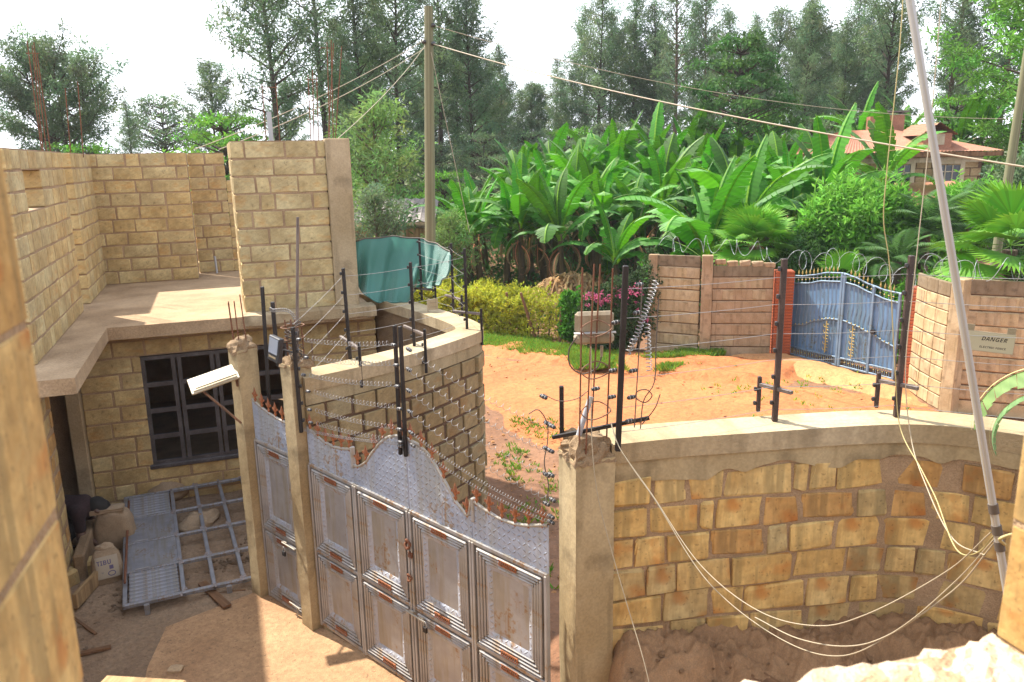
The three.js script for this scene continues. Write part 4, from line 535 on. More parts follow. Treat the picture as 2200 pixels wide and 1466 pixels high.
{
  const w = thing('precast_wall', 'weathered precast panel wall left of the blue gate with a crumbling top', 'wall');
  panelBay(w, [3.33, -17.93], [4.2, -17.5], 9, 0.256, 0, 61, { set: [precastSet[0], precastSet[2], precastSet[0]] }); panelBay(w, [4.46, -17.45], [5.76, -17.29], 8, 0.262, 0, 62, { set: [precastSet[1], precastSet[0], precastSet[1]] });
  part('column', [cbox(0.24, 2.32, 0.2, 0.01).rotateY(-0.25).translate(4.34, 1.16, -17.44)], precastSet[1], w); part('column', [cbox(0.2, 2.3, 0.2, 0.01).rotateY(-0.45).translate(3.26, 1.15, -17.99)], precastSet[1], w);
  const r = RNG(64); for (let i = 0; i < 5; i++) { const m = shade(new THREE.Mesh(blockGeo(0.24, 0.12, 0.11, 0.02, 0.02, i % 4, 'capstone')[0], precastSet[1])); m.name = 'cap_stone'; m.position.set(4.62 + 0.26 * i, 2.15 - 0.012 * i + r.r(-0.02, 0.02), -17.43 + 0.032 * i); m.rotation.set(0, -0.12 + r.r(-0.1, 0.1), r.r(-0.05, 0.05)); w.add(m); }
  const v = thing('precast_wall', 'curving precast panel wall with patterned stone facing right of the blue gate', 'wall');
  const cv = [[7.62, -14.68], [7.56, -14.2], [7.54, -13.8], [7.55, -13.42]]; for (let i = 0; i < 3; i++) panelBay(v, cv[i], cv[i + 1], 9, 0.252, 0, 71 + i, { set: [precastSet[2], precastSet[0]] });
  panelBay(v, [7.74, -13.24], [10.3, -12.0], 9, 0.262, 0, 75, { set: [precastSet[2], precastSet[0], precastSet[2]] }); panelBay(v, [10.45, -11.9], [13, -10.6], 9, 0.262, 0, 76);
  part('column', [cbox(0.26, 2.36, 0.24, 0.012).rotateY(0.45).translate(7.64, 1.18, -13.29)], precastSet[0], v);
  const bp = (label, x, z, turn, h) => { const t = thing('brick_gatepost', label, 'gatepost', [x, 0, z], turn, 'orange brick gateposts'); part('core', [box(0.36, h, 0.32, 0, h / 2, 0)], M['brick joint'], t); const g = []; for (let y = 0.01; y < h - 0.05; y += 0.066) g.push(cbox(0.385, 0.054, 0.345, 0.006).translate(0, y + 0.027, 0)); const c = part('brick_courses', g, M['brick orange'], t); c.userData.kind = 'stuff'; return t; };
  bp('orange brick gatepost at the hinge side left of the blue gate', 5.98, -17.27, -0.12, 1.98); bp('orange brick gatepost right of the blue gate, seen edge on', 7.74, -14.86, -0.95, 1.95);
}
{
  const tab = (p) => (t) => { for (let i = 1; i < p.length; i++) if (t <= p[i][0]) { const k = clamp((t - p[i - 1][0]) / (p[i][0] - p[i - 1][0])); return lerp(p[i - 1][1], p[i][1], fade(k) * 0.5 + k * 0.5); } return p[p.length - 1][1]; };
  const Y1 = tab([[0, 1.81], [0.26, 1.83], [0.55, 1.89], [0.91, 1.98], [1.29, 2.01], [1.56, 1.96], [1.94, 1.85], [2.29, 1.78], [2.65, 1.76]]), Y2 = tab([[0, 1.64], [0.4, 1.69], [0.8, 1.79], [1.3, 1.83], [1.57, 1.80], [1.95, 1.69], [2.31, 1.60], [2.65, 1.57]]), Y3 = tab([[0, 0.71], [0.31, 0.75], [0.67, 0.91], [1.03, 1.01], [1.34, 1.03], [1.65, 0.97], [2.03, 0.87], [2.39, 0.74], [2.65, 0.67]]);
  const gold = merge([new THREE.LatheGeometry([[0, 0], [0.012, 0.005], [0.007, 0.02], [0.02, 0.05], [0.012, 0.08], [0, 0.14]].map(([x, y]) => new THREE.Vector2(x, y)), 6).toNonIndexed()]), knot = new THREE.SphereGeometry(0.018, 6, 5).toNonIndexed();
  const mk = (label, t0, t1, stiles, wicket) => {
    const g = thing('blue_gate_leaf', label, 'gate', [6.25 + 0.507 * t0, 0.02, -17.44 + 0.862 * t0], -1.039, 'leaves of the blue gate'), L = t1 - t0, N = 14, rl = (Y, r) => { const p = []; for (let i = 0; i <= N; i++) p.push([(L * i) / N, Y(t0 + (L * i) / N), 0.03]); return tube(p, r, 6, 28); };
    const s = new THREE.Shape(); s.moveTo(0, 0.22); for (let i = 0; i <= N; i++) s.lineTo((L * i) / N, Y2(t0 + (L * i) / N)); s.lineTo(L, 0.22); s.closePath(); const e = new THREE.ExtrudeGeometry(s, { depth: 0.004, bevelEnabled: false }).toNonIndexed(); e.computeVertexNormals(); part('sheet', uvBox(e), M['blue sheet'], g);
    for (const [n, Y] of [['top_rail', Y1], ['upper_rail', Y2], ['middle_rail', Y3]]) part(n, [rl(Y, 0.02)], M['blue frame'], g);
    for (const y of [0.22, 0.05]) part('bottom_rail', [cbox(L, 0.035, 0.035, 0.005).translate(L / 2, y, 0.03)], M['blue frame'], g);
    for (const x of stiles) part('stile', [cbox(0.055, Y1(t0 + x) - 0.03, 0.05, 0.008).translate(x, Y1(t0 + x) / 2 + 0.015, 0.03)], M['blue frame'], g);
    for (let x = 0.07; x < L - 0.04; x += 0.098) { const t = t0 + x; if (stiles.some((q) => abs(q - x) < 0.045)) continue;
      part('bar', [tube([[x, 0.22, 0.035], [x, Y3(t) - 0.2, 0.035], [x, Y3(t), 0.035]], 0.0085, 5, 4), tube([[x, Y3(t), 0.035], [x - 0.012, Y3(t) + 0.2, 0.035], [x + 0.022, Y3(t) + 0.42, 0.035], [x, Y2(t), 0.035]], 0.0085, 5, 12), bar([x, Y2(t), 0.03], [x, Y1(t), 0.03], 0.008, 0.008, 5), bar([x, 0.05, 0.03], [x, 0.22, 0.03], 0.008, 0.008, 5), bar([x + 0.049, 0.05, 0.03], [x + 0.049, 0.22, 0.03], 0.007, 0.007, 5)], M['blue frame'], g);
      part('finial', gold, M['gold paint'], g, [x, Y1(t) + 0.015, 0.03]); part('collar', [knot.clone().translate(x, (Y1(t) + Y2(t)) / 2, 0.03), knot.clone().scale(0.8, 0.8, 0.8).translate(x, 0.14, 0.03), knot.clone().scale(0.9, 0.9, 0.9).translate(x, Y3(t) + 0.02, 0.045)], M['gold paint'], g); }
    const xo = wicket ? 1.63 - t0 : 0.99 - t0, o = []; for (let k = 0; k < 5; k++) for (const q of [-1, 1]) o.push(new THREE.TorusGeometry(0.036, 0.008, 5, 12, PI * 1.5).rotateZ(q > 0 ? 0.7 : 2.5).translate(xo + q * 0.032, 0.36 + k * 0.125, 0.06).toNonIndexed()); o.push(bar([xo, 0.27, 0.06], [xo, 0.96, 0.06], 0.011)); part('scrollwork', o, M['gold paint'], g);
    if (wicket) part('lock_box', [new THREE.CylinderGeometry(0.05, 0.05, 0.05, 12).rotateX(PI / 2).translate(2.09 - t0, 0.92, 0.06).toNonIndexed()], M['lamp case'], g);
    return g;
  };
  mk('left leaf of the blue steel gate with gold finials', 0.0, 1.295, [0.03, 1.27], false); mk('right leaf of the blue steel gate with the black lock', 1.305, 2.62, [0.028, 0.715, 1.29], true);
}
function razor(label, pts, R, turns, seed) { // flattened helix of barbed tape
  const c = new THREE.CatmullRomCurve3(pts.map((p) => V3(...p))), r = RNG(seed), P = [], N = turns * 14, q = V3(), d = V3(); for (let i = 0; i <= N; i++) { const t = i / N, w = t * turns * 2 * PI; c.getPointAt(t, q); c.getTangentAt(t, d); const n = V3(-d.z, 0, d.x).normalize(), k = R * (1 + 0.12 * sin(w * 0.37)); P.push(q.clone().addScaledVector(n, k * 0.8 * cos(w)).add(V3(0, k * (sin(w) + 0.9), 0)).addScaledVector(d, 0.09 * sin(w * 0.5))); }
  const g = [new THREE.TubeGeometry(new THREE.CatmullRomCurve3(P), N, 0.0045, 4).toNonIndexed()]; for (let i = 4; i < N; i += 3) { const p = P[i]; g.push(box(0.04, 0.004, 0.014, p.x, p.y, p.z, r() * 3)); } return single('razor_wire', g, M['razor tape'], label, 'razor wire', 'razor wire coils');
}
razor('razor wire coil arching over the blue gate', [[6.2, 1.98, -17.5], [6.6, 2.05, -16.9], [6.95, 2.12, -16.3], [7.3, 2.0, -15.6], [7.6, 1.9, -14.9]], 0.20, 9, 3); razor('razor wire coil along the wall top left of the blue gate', [[3.4, 2.36, -18.0], [4.3, 2.38, -17.55], [5.2, 2.3, -17.42], [5.9, 2.1, -17.35]], 0.17, 8, 4); razor('razor wire coil on the curving wall right of the blue gate', [[7.72, 2.26, -14.7], [7.68, 2.3, -14.0], [7.7, 2.34, -13.3], [8.5, 2.36, -12.9], [10, 2.36, -12.2]], 0.18, 13, 5);

// ---------------------------------------------------------------- houses beyond
{
  const t = thing('red_roof_house', 'stone bungalow with terracotta corrugated roof behind the banana plants', 'house', [13.45, 2.2, -30.2], -0.12), W = 5.6, D = 5.0, H = 2.2;
  const wl = part('wall', [box(W, H, D, 0, H / 2, 0)], M['joint dark'], t), rng = RNG(81); for (let r = 0; r < 8; r++) for (let x = -W / 2 - (r % 2 ? 0.25 : 0); x < W / 2; x += 0.5) { const a = max(-W / 2, x), b = min(W / 2, x + 0.5); if (b - a < 0.15) continue; const [g, q] = blockGeo(b - a - 0.025, 0.25, 0.06, 0.008, 0.004, floor(rng() * 4), 'far'), m = shade(new THREE.Mesh(g, M['wall grey stone'])); m.name = 'block'; m.position.set((a + b) / 2, 0.14 + r * 0.274, D / 2 - 0.01); m.scale.x = (b - a - 0.025) / q; wl.add(m); }
  const corr = (pts, mname, nm) => { // a corrugated slope given by its four corners (eave a-b, ridge d-c)
    const [a, b, c, d] = pts.map((p) => V3(...p)), n = max(6, floor(a.distanceTo(b) / 0.11)), pos = [], nv = b.clone().sub(a).cross(d.clone().sub(a)).normalize(), P = (i, t) => { const k = i / (n * 2), e = a.clone().lerp(b, k), f = d.clone().lerp(c, k); return e.lerp(f, t).addScaledVector(nv, i % 2 ? 0.022 : 0); };
    for (let i = 0; i < n * 2; i++) { const A = P(i, 0), B = P(i + 1, 0), C = P(i + 1, 1), E = P(i, 1); pos.push(...A.toArray(), ...B.toArray(), ...C.toArray(), ...A.toArray(), ...C.toArray(), ...E.toArray()); }
    const g = new THREE.BufferGeometry(); g.setAttribute('position', new THREE.Float32BufferAttribute(pos, 3)); g.computeVertexNormals(); return part(nm, uvBox(g), M[mname], t);
  };
  const e = 0.45, x0 = -W / 2 - e, x1 = W / 2 + e, z0 = -D / 2 - e, z1 = D / 2 + e, y = H, R = H + 0.8;
  corr([[x0, y, z1], [x1, y, z1], [x1 - 2.6, R, 0], [x0 + 2.2, R, 0]], 'roof red', 'roof'); corr([[x1, y, z1], [x1, y, z0], [x1 - 2.6, R, 0], [x1 - 2.6, R, 0.01]], 'roof red', 'roof'); corr([[x1, y, z0], [x0, y, z0], [x0 + 2.2, R, 0], [x1 - 2.6, R, 0]], 'roof red', 'roof'); corr([[x0, y, z0], [x0, y, z1], [x0 + 2.2, R, 0.01], [x0 + 2.2, R, 0]], 'roof red', 'roof');
  part('fascia', [box(x1 - x0, 0.14, 0.04, 0, y - 0.09, z1 - 0.02), box(0.04, 0.14, z1 - z0, x1 - 0.02, y - 0.09, 0)], M['timber dark'], t);
  { const d = part('dormer', [box(0.9, 0.5, 0.7, 1.3, y + 0.36, z1 - 0.75)], M['roof red'], t); part('vent_louvre', [box(0.42, 0.34, 0.03, 1.3, y + 0.4, z1 - 0.385)], M['panel white'], d); corr([[0.7, y + 0.55, z1 - 0.3], [1.3, y + 0.95, z1 - 0.3], [1.3, y + 0.95, 0.1], [0.7, y + 0.55, 0.1]], 'roof red', 'roof'); corr([[1.3, y + 0.95, z1 - 0.3], [1.9, y + 0.55, z1 - 0.3], [1.9, y + 0.55, 0.1], [1.3, y + 0.95, 0.1]], 'roof red', 'roof'); }
  const win = (x, w, h, yy) => { const f = part('window', [box(w + 0.3, 0.12, 0.05, x, yy + h / 2 + 0.1, D / 2 + 0.04), box(0.14, h + 0.1, 0.05, x - w / 2 - 0.08, yy, D / 2 + 0.04), box(0.14, h + 0.1, 0.05, x + w / 2 + 0.08, yy, D / 2 + 0.04)], M['white paint'], t); part('pane', [box(w, h, 0.02, x, yy, D / 2 + 0.03)], M['dark glass'], f); for (let k = 1; k < 3; k++) part('glazing_bar', [box(0.03, h, 0.03, x - w / 2 + (w * k) / 3, yy, D / 2 + 0.05)], M['white paint'], f); part('glazing_bar', [box(w, 0.03, 0.03, x, yy + h * 0.2, D / 2 + 0.05)], M['white paint'], f); };
  win(0.2, 0.62, 0.85, 1.35); win(1.75, 0.7, 0.7, 1.4);
  part('band', [box(W, 0.16, 0.05, 0, 1.93, D / 2 + 0.035)], M['white paint'], t);
  const ch = part('chimney', [box(0.75, 1.5, 0.5, 0.9, R - 0.2, -0.9), box(0.45, 1.2, 0.45, 0.1, R - 0.1, -0.3)], M['roof red'], t); part('chimney_cap', [box(1.0, 0.05, 0.7, 0.9, R + 0.68, -0.9), box(0.06, 0.16, 0.4, 0.6, R + 0.6, -0.9), box(0.06, 0.16, 0.4, 1.2, R + 0.6, -0.9)], M['roof grey'], ch);
  const u = thing('porch_roof', 'lower terracotta porch roof below the bungalow window', 'roof', [13.1, 1.4, -25.6], -0.2); const q = (pts) => { const pos = []; const [a, b, c, d] = pts; pos.push(...a, ...b, ...c, ...a, ...c, ...d); const g = new THREE.BufferGeometry(); g.setAttribute('position', new THREE.Float32BufferAttribute(pos, 3)); g.computeVertexNormals(); return uvBox(g); };
  part('slope', [q([[-1.4, 1.25, 1.3], [0.5, 1.35, 1.4], [0.7, 2.05, -0.6], [-0.7, 2.05, -0.6]])], M['roof red'], u); const cr = []; for (let i = 0; i < 12; i++) cr.push(beam([0.5 + 0.07 * i, 1.38 + 0.01 * i, 1.4 - 0.04 * i], [0.7 + 0.04 * i, 2.07, -0.6], 0.05, 0.03)); part('ribbed_sheet', cr, M['roof red'], u); part('post', [box(0.12, 1.4, 0.12, -1.1, 0.7, 1.0), box(0.12, 1.4, 0.12, 0.5, 0.7, 1.0)], M['white paint'], u);
  const s = thing('tin_roof_shed', 'low shed with grey corrugated roof behind the power pole', 'shed', [-5.2, 0.6, -30]); part('wall', [box(4.6, 1.5, 3, 0, 0.75, 0)], M.timber, s); const rp2 = []; for (let i = 0; i < 30; i++) rp2.push(beam([-2.5 + i * 0.172, 1.75, 1.8], [-2.5 + i * 0.172, 2.45, -0.2], 0.17, 0.03, i % 2 ? 0.3 : -0.3)); part('roof_sheet', rp2, M['roof grey'], s);
}

// ---------------------------------------------------------------- vegetation
class Leaves { // many small folded leaves in one mesh, with vertex colours for their own tones
  constructor() { this.p = []; this.c = []; }
  leaf(o, d, n, len, wid, col, fold = 0.25) { const s = V3().crossVectors(d, n).normalize(), m = o.clone().addScaledVector(d, len * 0.45), t = o.clone().addScaledVector(d, len), a = m.clone().addScaledVector(s, wid / 2).addScaledVector(n, wid * fold), b = m.clone().addScaledVector(s, -wid / 2).addScaledVector(n, wid * fold); this.p.push(o.x, o.y, o.z, a.x, a.y, a.z, t.x, t.y, t.z, o.x, o.y, o.z, t.x, t.y, t.z, b.x, b.y, b.z); for (let i = 0; i < 6; i++) this.c.push(...col); }
  tri(a, b, c, col) { this.p.push(a.x, a.y, a.z, b.x, b.y, b.z, c.x, c.y, c.z); for (let i = 0; i < 3; i++) this.c.push(...col); }
  geo() { const g = new THREE.BufferGeometry(); g.setAttribute('position', new THREE.Float32BufferAttribute(this.p, 3)); g.setAttribute('color', new THREE.Float32BufferAttribute(this.c, 3)); g.setAttribute('uv', new THREE.Float32BufferAttribute(new Float32Array((this.p.length / 3) * 2), 2)); g.computeVertexNormals(); return g; }
}
const rdir = (r, out = V3()) => { const z = r.r(-1, 1), a = r() * 2 * PI, q = sqrt(1 - z * z); return out.set(q * cos(a), z, q * sin(a)); };
const tone = (r, lo = 0.7, hi = 1.25, yel = 0.12) => { const k = r.r(lo, hi), y = r.r(-yel, yel); return [k * (1 + y), k, k * (1 - y * 0.8)]; };
function clump(L, r, c, R, n, len, wid, base, droop = 0.2, flat = 0.8) { for (let i = 0; i < n; i++) { const d = rdir(r), o = c.clone().add(V3(d.x * R * r(), d.y * R * flat * r(), d.z * R * r())); const e = rdir(r); e.addScaledVector(d, 0.8); e.y -= droop; e.normalize(); const k = r.r(0.75, 1.2); L.leaf(o, e, rdir(r), len * r.r(0.7, 1.3), wid * r.r(0.7, 1.3), [base[0] * k, base[1] * k, base[2] * k]); } }
const treeGeo = {};
// tall feathery tree: whorls of rising limbs with drooping sprays
function silkyOak(key, H, R, seed, { bare = 0.22, stems = 1, dense = 1, limbs = 62 } = {}) {
  if (treeGeo[key]) return treeGeo[key]; const r = RNG(seed), L = new Leaves(), wood = [];
  for (let s = 0; s < stems; s++) {
    const sx = stems > 1 ? r.r(-0.6, 0.6) : 0, sz = stems > 1 ? r.r(-0.5, 0.5) : 0, lx = stems > 1 ? r.r(-1, 1) * R * 0.55 : r.r(-0.25, 0.25), lz = stems > 1 ? r.r(-1, 1) * R * 0.4 : 0, h = H * (stems > 1 ? r.r(0.78, 1) : 1), tr = 0.011 * H / sqrt(stems) * 1.1, N = 7, P = []; for (let i = 0; i <= N; i++) { const t = i / N; P.push(V3(sx + lx * pow(t, 1.4) + 0.12 * sin(t * 5 + seed), h * t, sz + lz * pow(t, 1.4) + 0.1 * cos(t * 4 + seed))); } const cv = new THREE.CatmullRomCurve3(P); for (let i = 0; i < N; i++) wood.push(bar(P[i], P[i + 1], tr * (1 - (i / N) * 0.9), tr * (1 - ((i + 1) / N) * 0.9) + 0.008, 7));
    const nb = floor(limbs / stems);
    for (let b = 0; b < nb; b++) {
      const t = bare + (1 - bare) * ((b + r() * 0.8) / nb) * 0.985, o = cv.getPointAt(min(0.999, t)), ft = (t - bare) / (1 - bare), prof = (0.42 + 0.62 * sin(PI * pow(ft, 0.75))) * (1 - 0.55 * pow(ft, 3)) * (0.55 + 0.75 * r()) + 0.06, len = R * prof * 1.15, az = b * 2.39996 + r.r(-0.4, 0.4), el = lerp(0.35, 0.95, t) + r.r(-0.2, 0.25), d = V3(cos(az) * cos(el), sin(el), sin(az) * cos(el)), tip = o.clone().addScaledVector(d, len), mid = o.clone().lerp(tip, 0.55).add(V3(0, -0.06 * len, 0));
      wood.push(bar(o, mid, 0.02 + 0.012 * len, 0.014, 4), bar(mid, tip, 0.014, 0.005, 4)); const base = tone(r, 0.65, 1.35, 0.1), nc = max(2, floor(len * 2.5 * dense));
      for (let c = 0; c < nc; c++) { const k = lerp(0.30, 1.04, (c + r() * 0.7) / nc), q = (k < 0.55 ? o.clone().lerp(mid, k / 0.55) : mid.clone().lerp(tip, (k - 0.55) / 0.45)).add(rdir(r).multiplyScalar(0.16)); clump(L, r, q, 0.34 + 0.24 * r(), floor(36 * dense + r() * 10), 0.25, 0.06, base.map((x) => x * r.r(0.85, 1.15)), 0.15); }
    }
  }
  return (treeGeo[key] = [merge(wood), L.geo()]);
}
// broad crown: clumps of larger leaves in tiers on spreading limbs
function broadTree(key, H, R, seed, { tiers = 7, base = 0.3, leafL = 0.24, leafW = 0.10, n = 42, sq = 1 } = {}) {
  if (treeGeo[key]) return treeGeo[key]; const r = RNG(seed), L = new Leaves(), wood = [bar([0, 0, 0], [0.08, H * 0.5, 0.04], H * 0.022, H * 0.014, 8), bar([0.08, H * 0.5, 0.04], [0, H * 0.93, 0], H * 0.014, 0.02, 7)];
  for (let k = 0; k < tiers; k++) { const t = (k + 0.5) / tiers, y = H * lerp(base, 0.97, t), rr = R * pow(sin(PI * clamp(0.16 + 0.80 * t * 0.93)), 0.55) * (1 - 0.35 * pow(t, 3)), m = floor(6 + rr * 5);
    for (let b = 0; b < m; b++) { const az = (b / m) * 2 * PI + r.r(-0.3, 0.3) + k, q = rr * r.r(0.45, 1.05), c = V3(cos(az) * q, y + r.r(-0.3, 0.3) * H * 0.1, sin(az) * q * sq); wood.push(bar([0.05, y - 0.35 * q - 0.1, 0], c, 0.045, 0.012, 4)); const bs = tone(r, 0.6, 1.35, 0.1); for (let j = 0; j < 4; j++) clump(L, r, c.clone().add(V3(r.r(-0.4, 0.4), r.r(-0.1, 0.14), r.r(-0.4, 0.4))), 0.36, n / 4, leafL, leafW, bs.map((x) => x * r.r(0.85, 1.15)), 0.25, 0.45); } }
  return (treeGeo[key] = [merge(wood), L.geo()]);
}
function tree(name, label, [wood, leaves], x, z, sc, turn, mw, ml, group, sy = 1) { const t = thing(name, label, 'tree', [x, hillAt(x, z) - 0.05, z], turn, group); t.scale.set(sc, sc * sy, sc); part('trunk', wood, mw, t); part('crown', leaves, ml, t); return t; }
{
  const A = silkyOak('a', 14, 2.5, 201), B = silkyOak('b', 15, 2.1, 202, { bare: 0.3, dense: 0.8, limbs: 58 }), C = silkyOak('c', 12, 2.3, 203, { bare: 0.12, dense: 1.15 }), D = silkyOak('d', 11, 3.4, 204, { stems: 5, bare: 0.3, limbs: 95, dense: 1.1 }), E = silkyOak('e', 14.5, 1.9, 205, { bare: 0.18, dense: 1.05, limbs: 66 });
  const nl = M['needle leaf'], bd = M['bark dark'], bp = M['bark pale'], gl = 'tall feathery trees along the skyline';
  const put = (label, g, x, z, top, turn, m = nl, w = bd, wide = 1) => { const base = hillAt(x, z), H = g === A ? 14 : g === B ? 15 : g === C ? 12 : g === D ? 11 : 14.5, k = (top - base) / H; const t = tree('feathery_tree', label, g, x, z, k * wide, turn, w, m, gl, 1 / wide); return t; };
  put('multi-stemmed feathery tree at the far left above the roofless walls', D, -20.2, -37.2, 10.6, 0.4, nl, bd, 1.15);
  put('small pointed feathery tree standing alone left of the tower', E, -23.0, -50, 8.3, 1.1);
  put('bushy feathery tree just left of the tower', C, -13.4, -37.7, 9.0, 2.0, nl, bd, 1.1);
  put('tall dark feathery tree directly behind the tower, left one', A, -9.9, -35.0, 15.4, 0.2); put('tall feathery tree behind the tower, second from left', B, -8.3, -37.6, 15.8, 1.5);
  put('tall feathery tree rising over the right edge of the tower', E, -6.9, -38.4, 14.8, 2.6); put('tall feathery tree between the tower and the power pole', A, -5.3, -40.5, 15.0, 3.4);
  put('feathery tree right behind the power pole, reaching out of view', B, -3.6, -43.8, 15.6, 4.4); put('feathery tree just right of the power pole top', C, -2.0, -43.9, 12.9, 5.0);
  put('lower feathery tree right of the pole, sloping down to the gap', E, -0.4, -47, 10.6, 0.9); put('feathery tree in the gap under the power line', C, 1.6, -55, 9.3, 1.8, nl, bp); put('pale slim tree in the gap under the power line', B, 3.4, -58, 11.0, 2.4, nl, bp);
  put('feathery tree left in the tall group above the bananas', A, 5.6, -50, 13.9, 3.1); put('dense feathery tree second in the tall group above the bananas', E, 7.9, -51, 14.6, 3.9, nl, bd, 1.1); put('slim open tree third in the tall group above the bananas', B, 9.5, -47, 15.2, 4.8, nl, bp); put('slim pale-trunked tree at the right of the tall group', B, 11.0, -46, 14.2, 5.5, nl, bp, 0.85);
  put('upright bushy tree right of the dark round tree', C, 14.3, -39.6, 11.2, 0.6, nl, bd, 0.95); put('feathery tree between the upright bushy tree and the cables', E, 17.0, -42, 10.8, 1.3); put('tall feathery tree behind the leaning pole', A, 18.6, -40.5, 14.5, 2.2); put('pale-trunked tree above the red-roofed house', B, 20.4, -38.2, 14.8, 3.0, nl, bp); put('tall tree at the right above the house roof', A, 22.2, -37, 15.6, 4.1, nl, bp); put('large leafy tree at the right edge of the view', C, 19.8, -31.5, 13.6, 5.1, M['fresh leaf'], bd, 1.25);
  // deeper rows behind, told apart only as a wall of trees
  const r = RNG(77); for (let i = 0; i < 40; i++) { const x = -13.5 + i * 1.12 + r.r(-0.4, 0.4), z = -50 - r.r(0, 12); tree('feathery_tree', 'feathery tree in the back row of the wooded skyline', r.pick([A, C, C, E]), x, z, r.r(0.6, 0.8) * (x < -10.5 ? 0.8 : x > -1 && x < 5 ? 0.8 : 1.08), r() * 6, bd, nl, 'trees in the back row of the skyline'); }
  const F = broadTree('f', 9, 2.6, 211, { base: 0.32, n: 64 }), G = broadTree('g', 7.5, 3.4, 212, { base: 0.45, n: 30, leafL: 0.26 }), K = broadTree('k', 4.6, 2.4, 213, { base: 0.12, tiers: 6, n: 52, leafL: 0.2, leafW: 0.07 });
  tree('dark_tree', 'dark broad-leaved round tree standing above the banana plants', F, 8.9, -31.9, (9.15 - hillAt(8.9, -31.9)) / 9, 0.3, bd, M['broad leaf']); tree('acacia', 'low flat-crowned tree on the horizon left of the tower', G, -23, -55, 0.85, 0, bd, nl);
  const bush = (label, x, z, top, turn, m, group) => tree('bushy_tree', label, K, x, z, (top - hillAt(x, z)) / 4.6, turn, bd, m, group);
  bush('bright green bushy tree just left of the tower base', -11.6, -33.5, 6.7, 0.5, M['fresh leaf']); bush('bright green bush peeping over the back wall', -17.5, -34, 5.6, 2.5, M['fresh leaf']);
  const mg = 'olive bushes between the bananas and the tall trees', ml = ['between the tower and the power pole', 'just right of the power pole', 'left in the gap under the power line', 'in the middle of the gap under the power line', 'right in the gap under the power line', 'at the foot of the tall tree group', 'right of the dark round tree', 'above the right end of the banana plot', 'behind the red roof ridge', 'right of the house chimney', 'at the far right above the house', 'hidden behind the power pole shaft', 'directly behind the tower top', 'low behind the left end of the banana plot', 'behind the middle of the banana plot', 'low right of the power pole', 'below the dark round tree', 'below the left of the tall tree group', 'left of the house roof ridge']; [[-6, -41, 5.8], [-1.2, -40, 5.9], [1.0, -41, 6.0], [3.2, -42.5, 6.1], [5.2, -43, 6.4], [7, -42, 6.1], [11.8, -38, 6.5], [13.2, -35.5, 6.0], [16.5, -36, 6.4], [19, -35, 6.9], [22.5, -33, 6.9], [-3.6, -38, 5.4], [-8.3, -36, 5.4], [-0.2, -34, 4.8], [2.2, -36.5, 5.4], [-2.6, -32, 4.2], [9.6, -39, 6.2], [4.2, -39, 5.6], [14.8, -37.5, 6.3]].forEach(([x, z, top], i) => bush('olive green bush ' + ml[i], x, z, top, i * 1.3, i % 3 ? nl : M['fresh leaf'], mg));
  const S = silkyOak('s', 5.6, 1.7, 221, { bare: 0.22, limbs: 44, dense: 0.8 }); tree('sapling', 'light green feathery sapling left of the power pole', S, -4.3, -26.8, 1.0, 0.7, bp, M['sapling leaf']); tree('sapling', 'thin feathery shrub right of the power pole, before the bananas', S, -1.75, -22.9, 0.5, 2.2, bp, M['sapling leaf']); tree('sapling', 'dark feathery shrub behind the green net', S, -3.9, -23.2, 0.62, 3.2, bp, nl); tree('sapling', 'low dark shrub at the left end of the net', S, -5.4, -24.0, 0.6, 4.4, bp, nl);
}
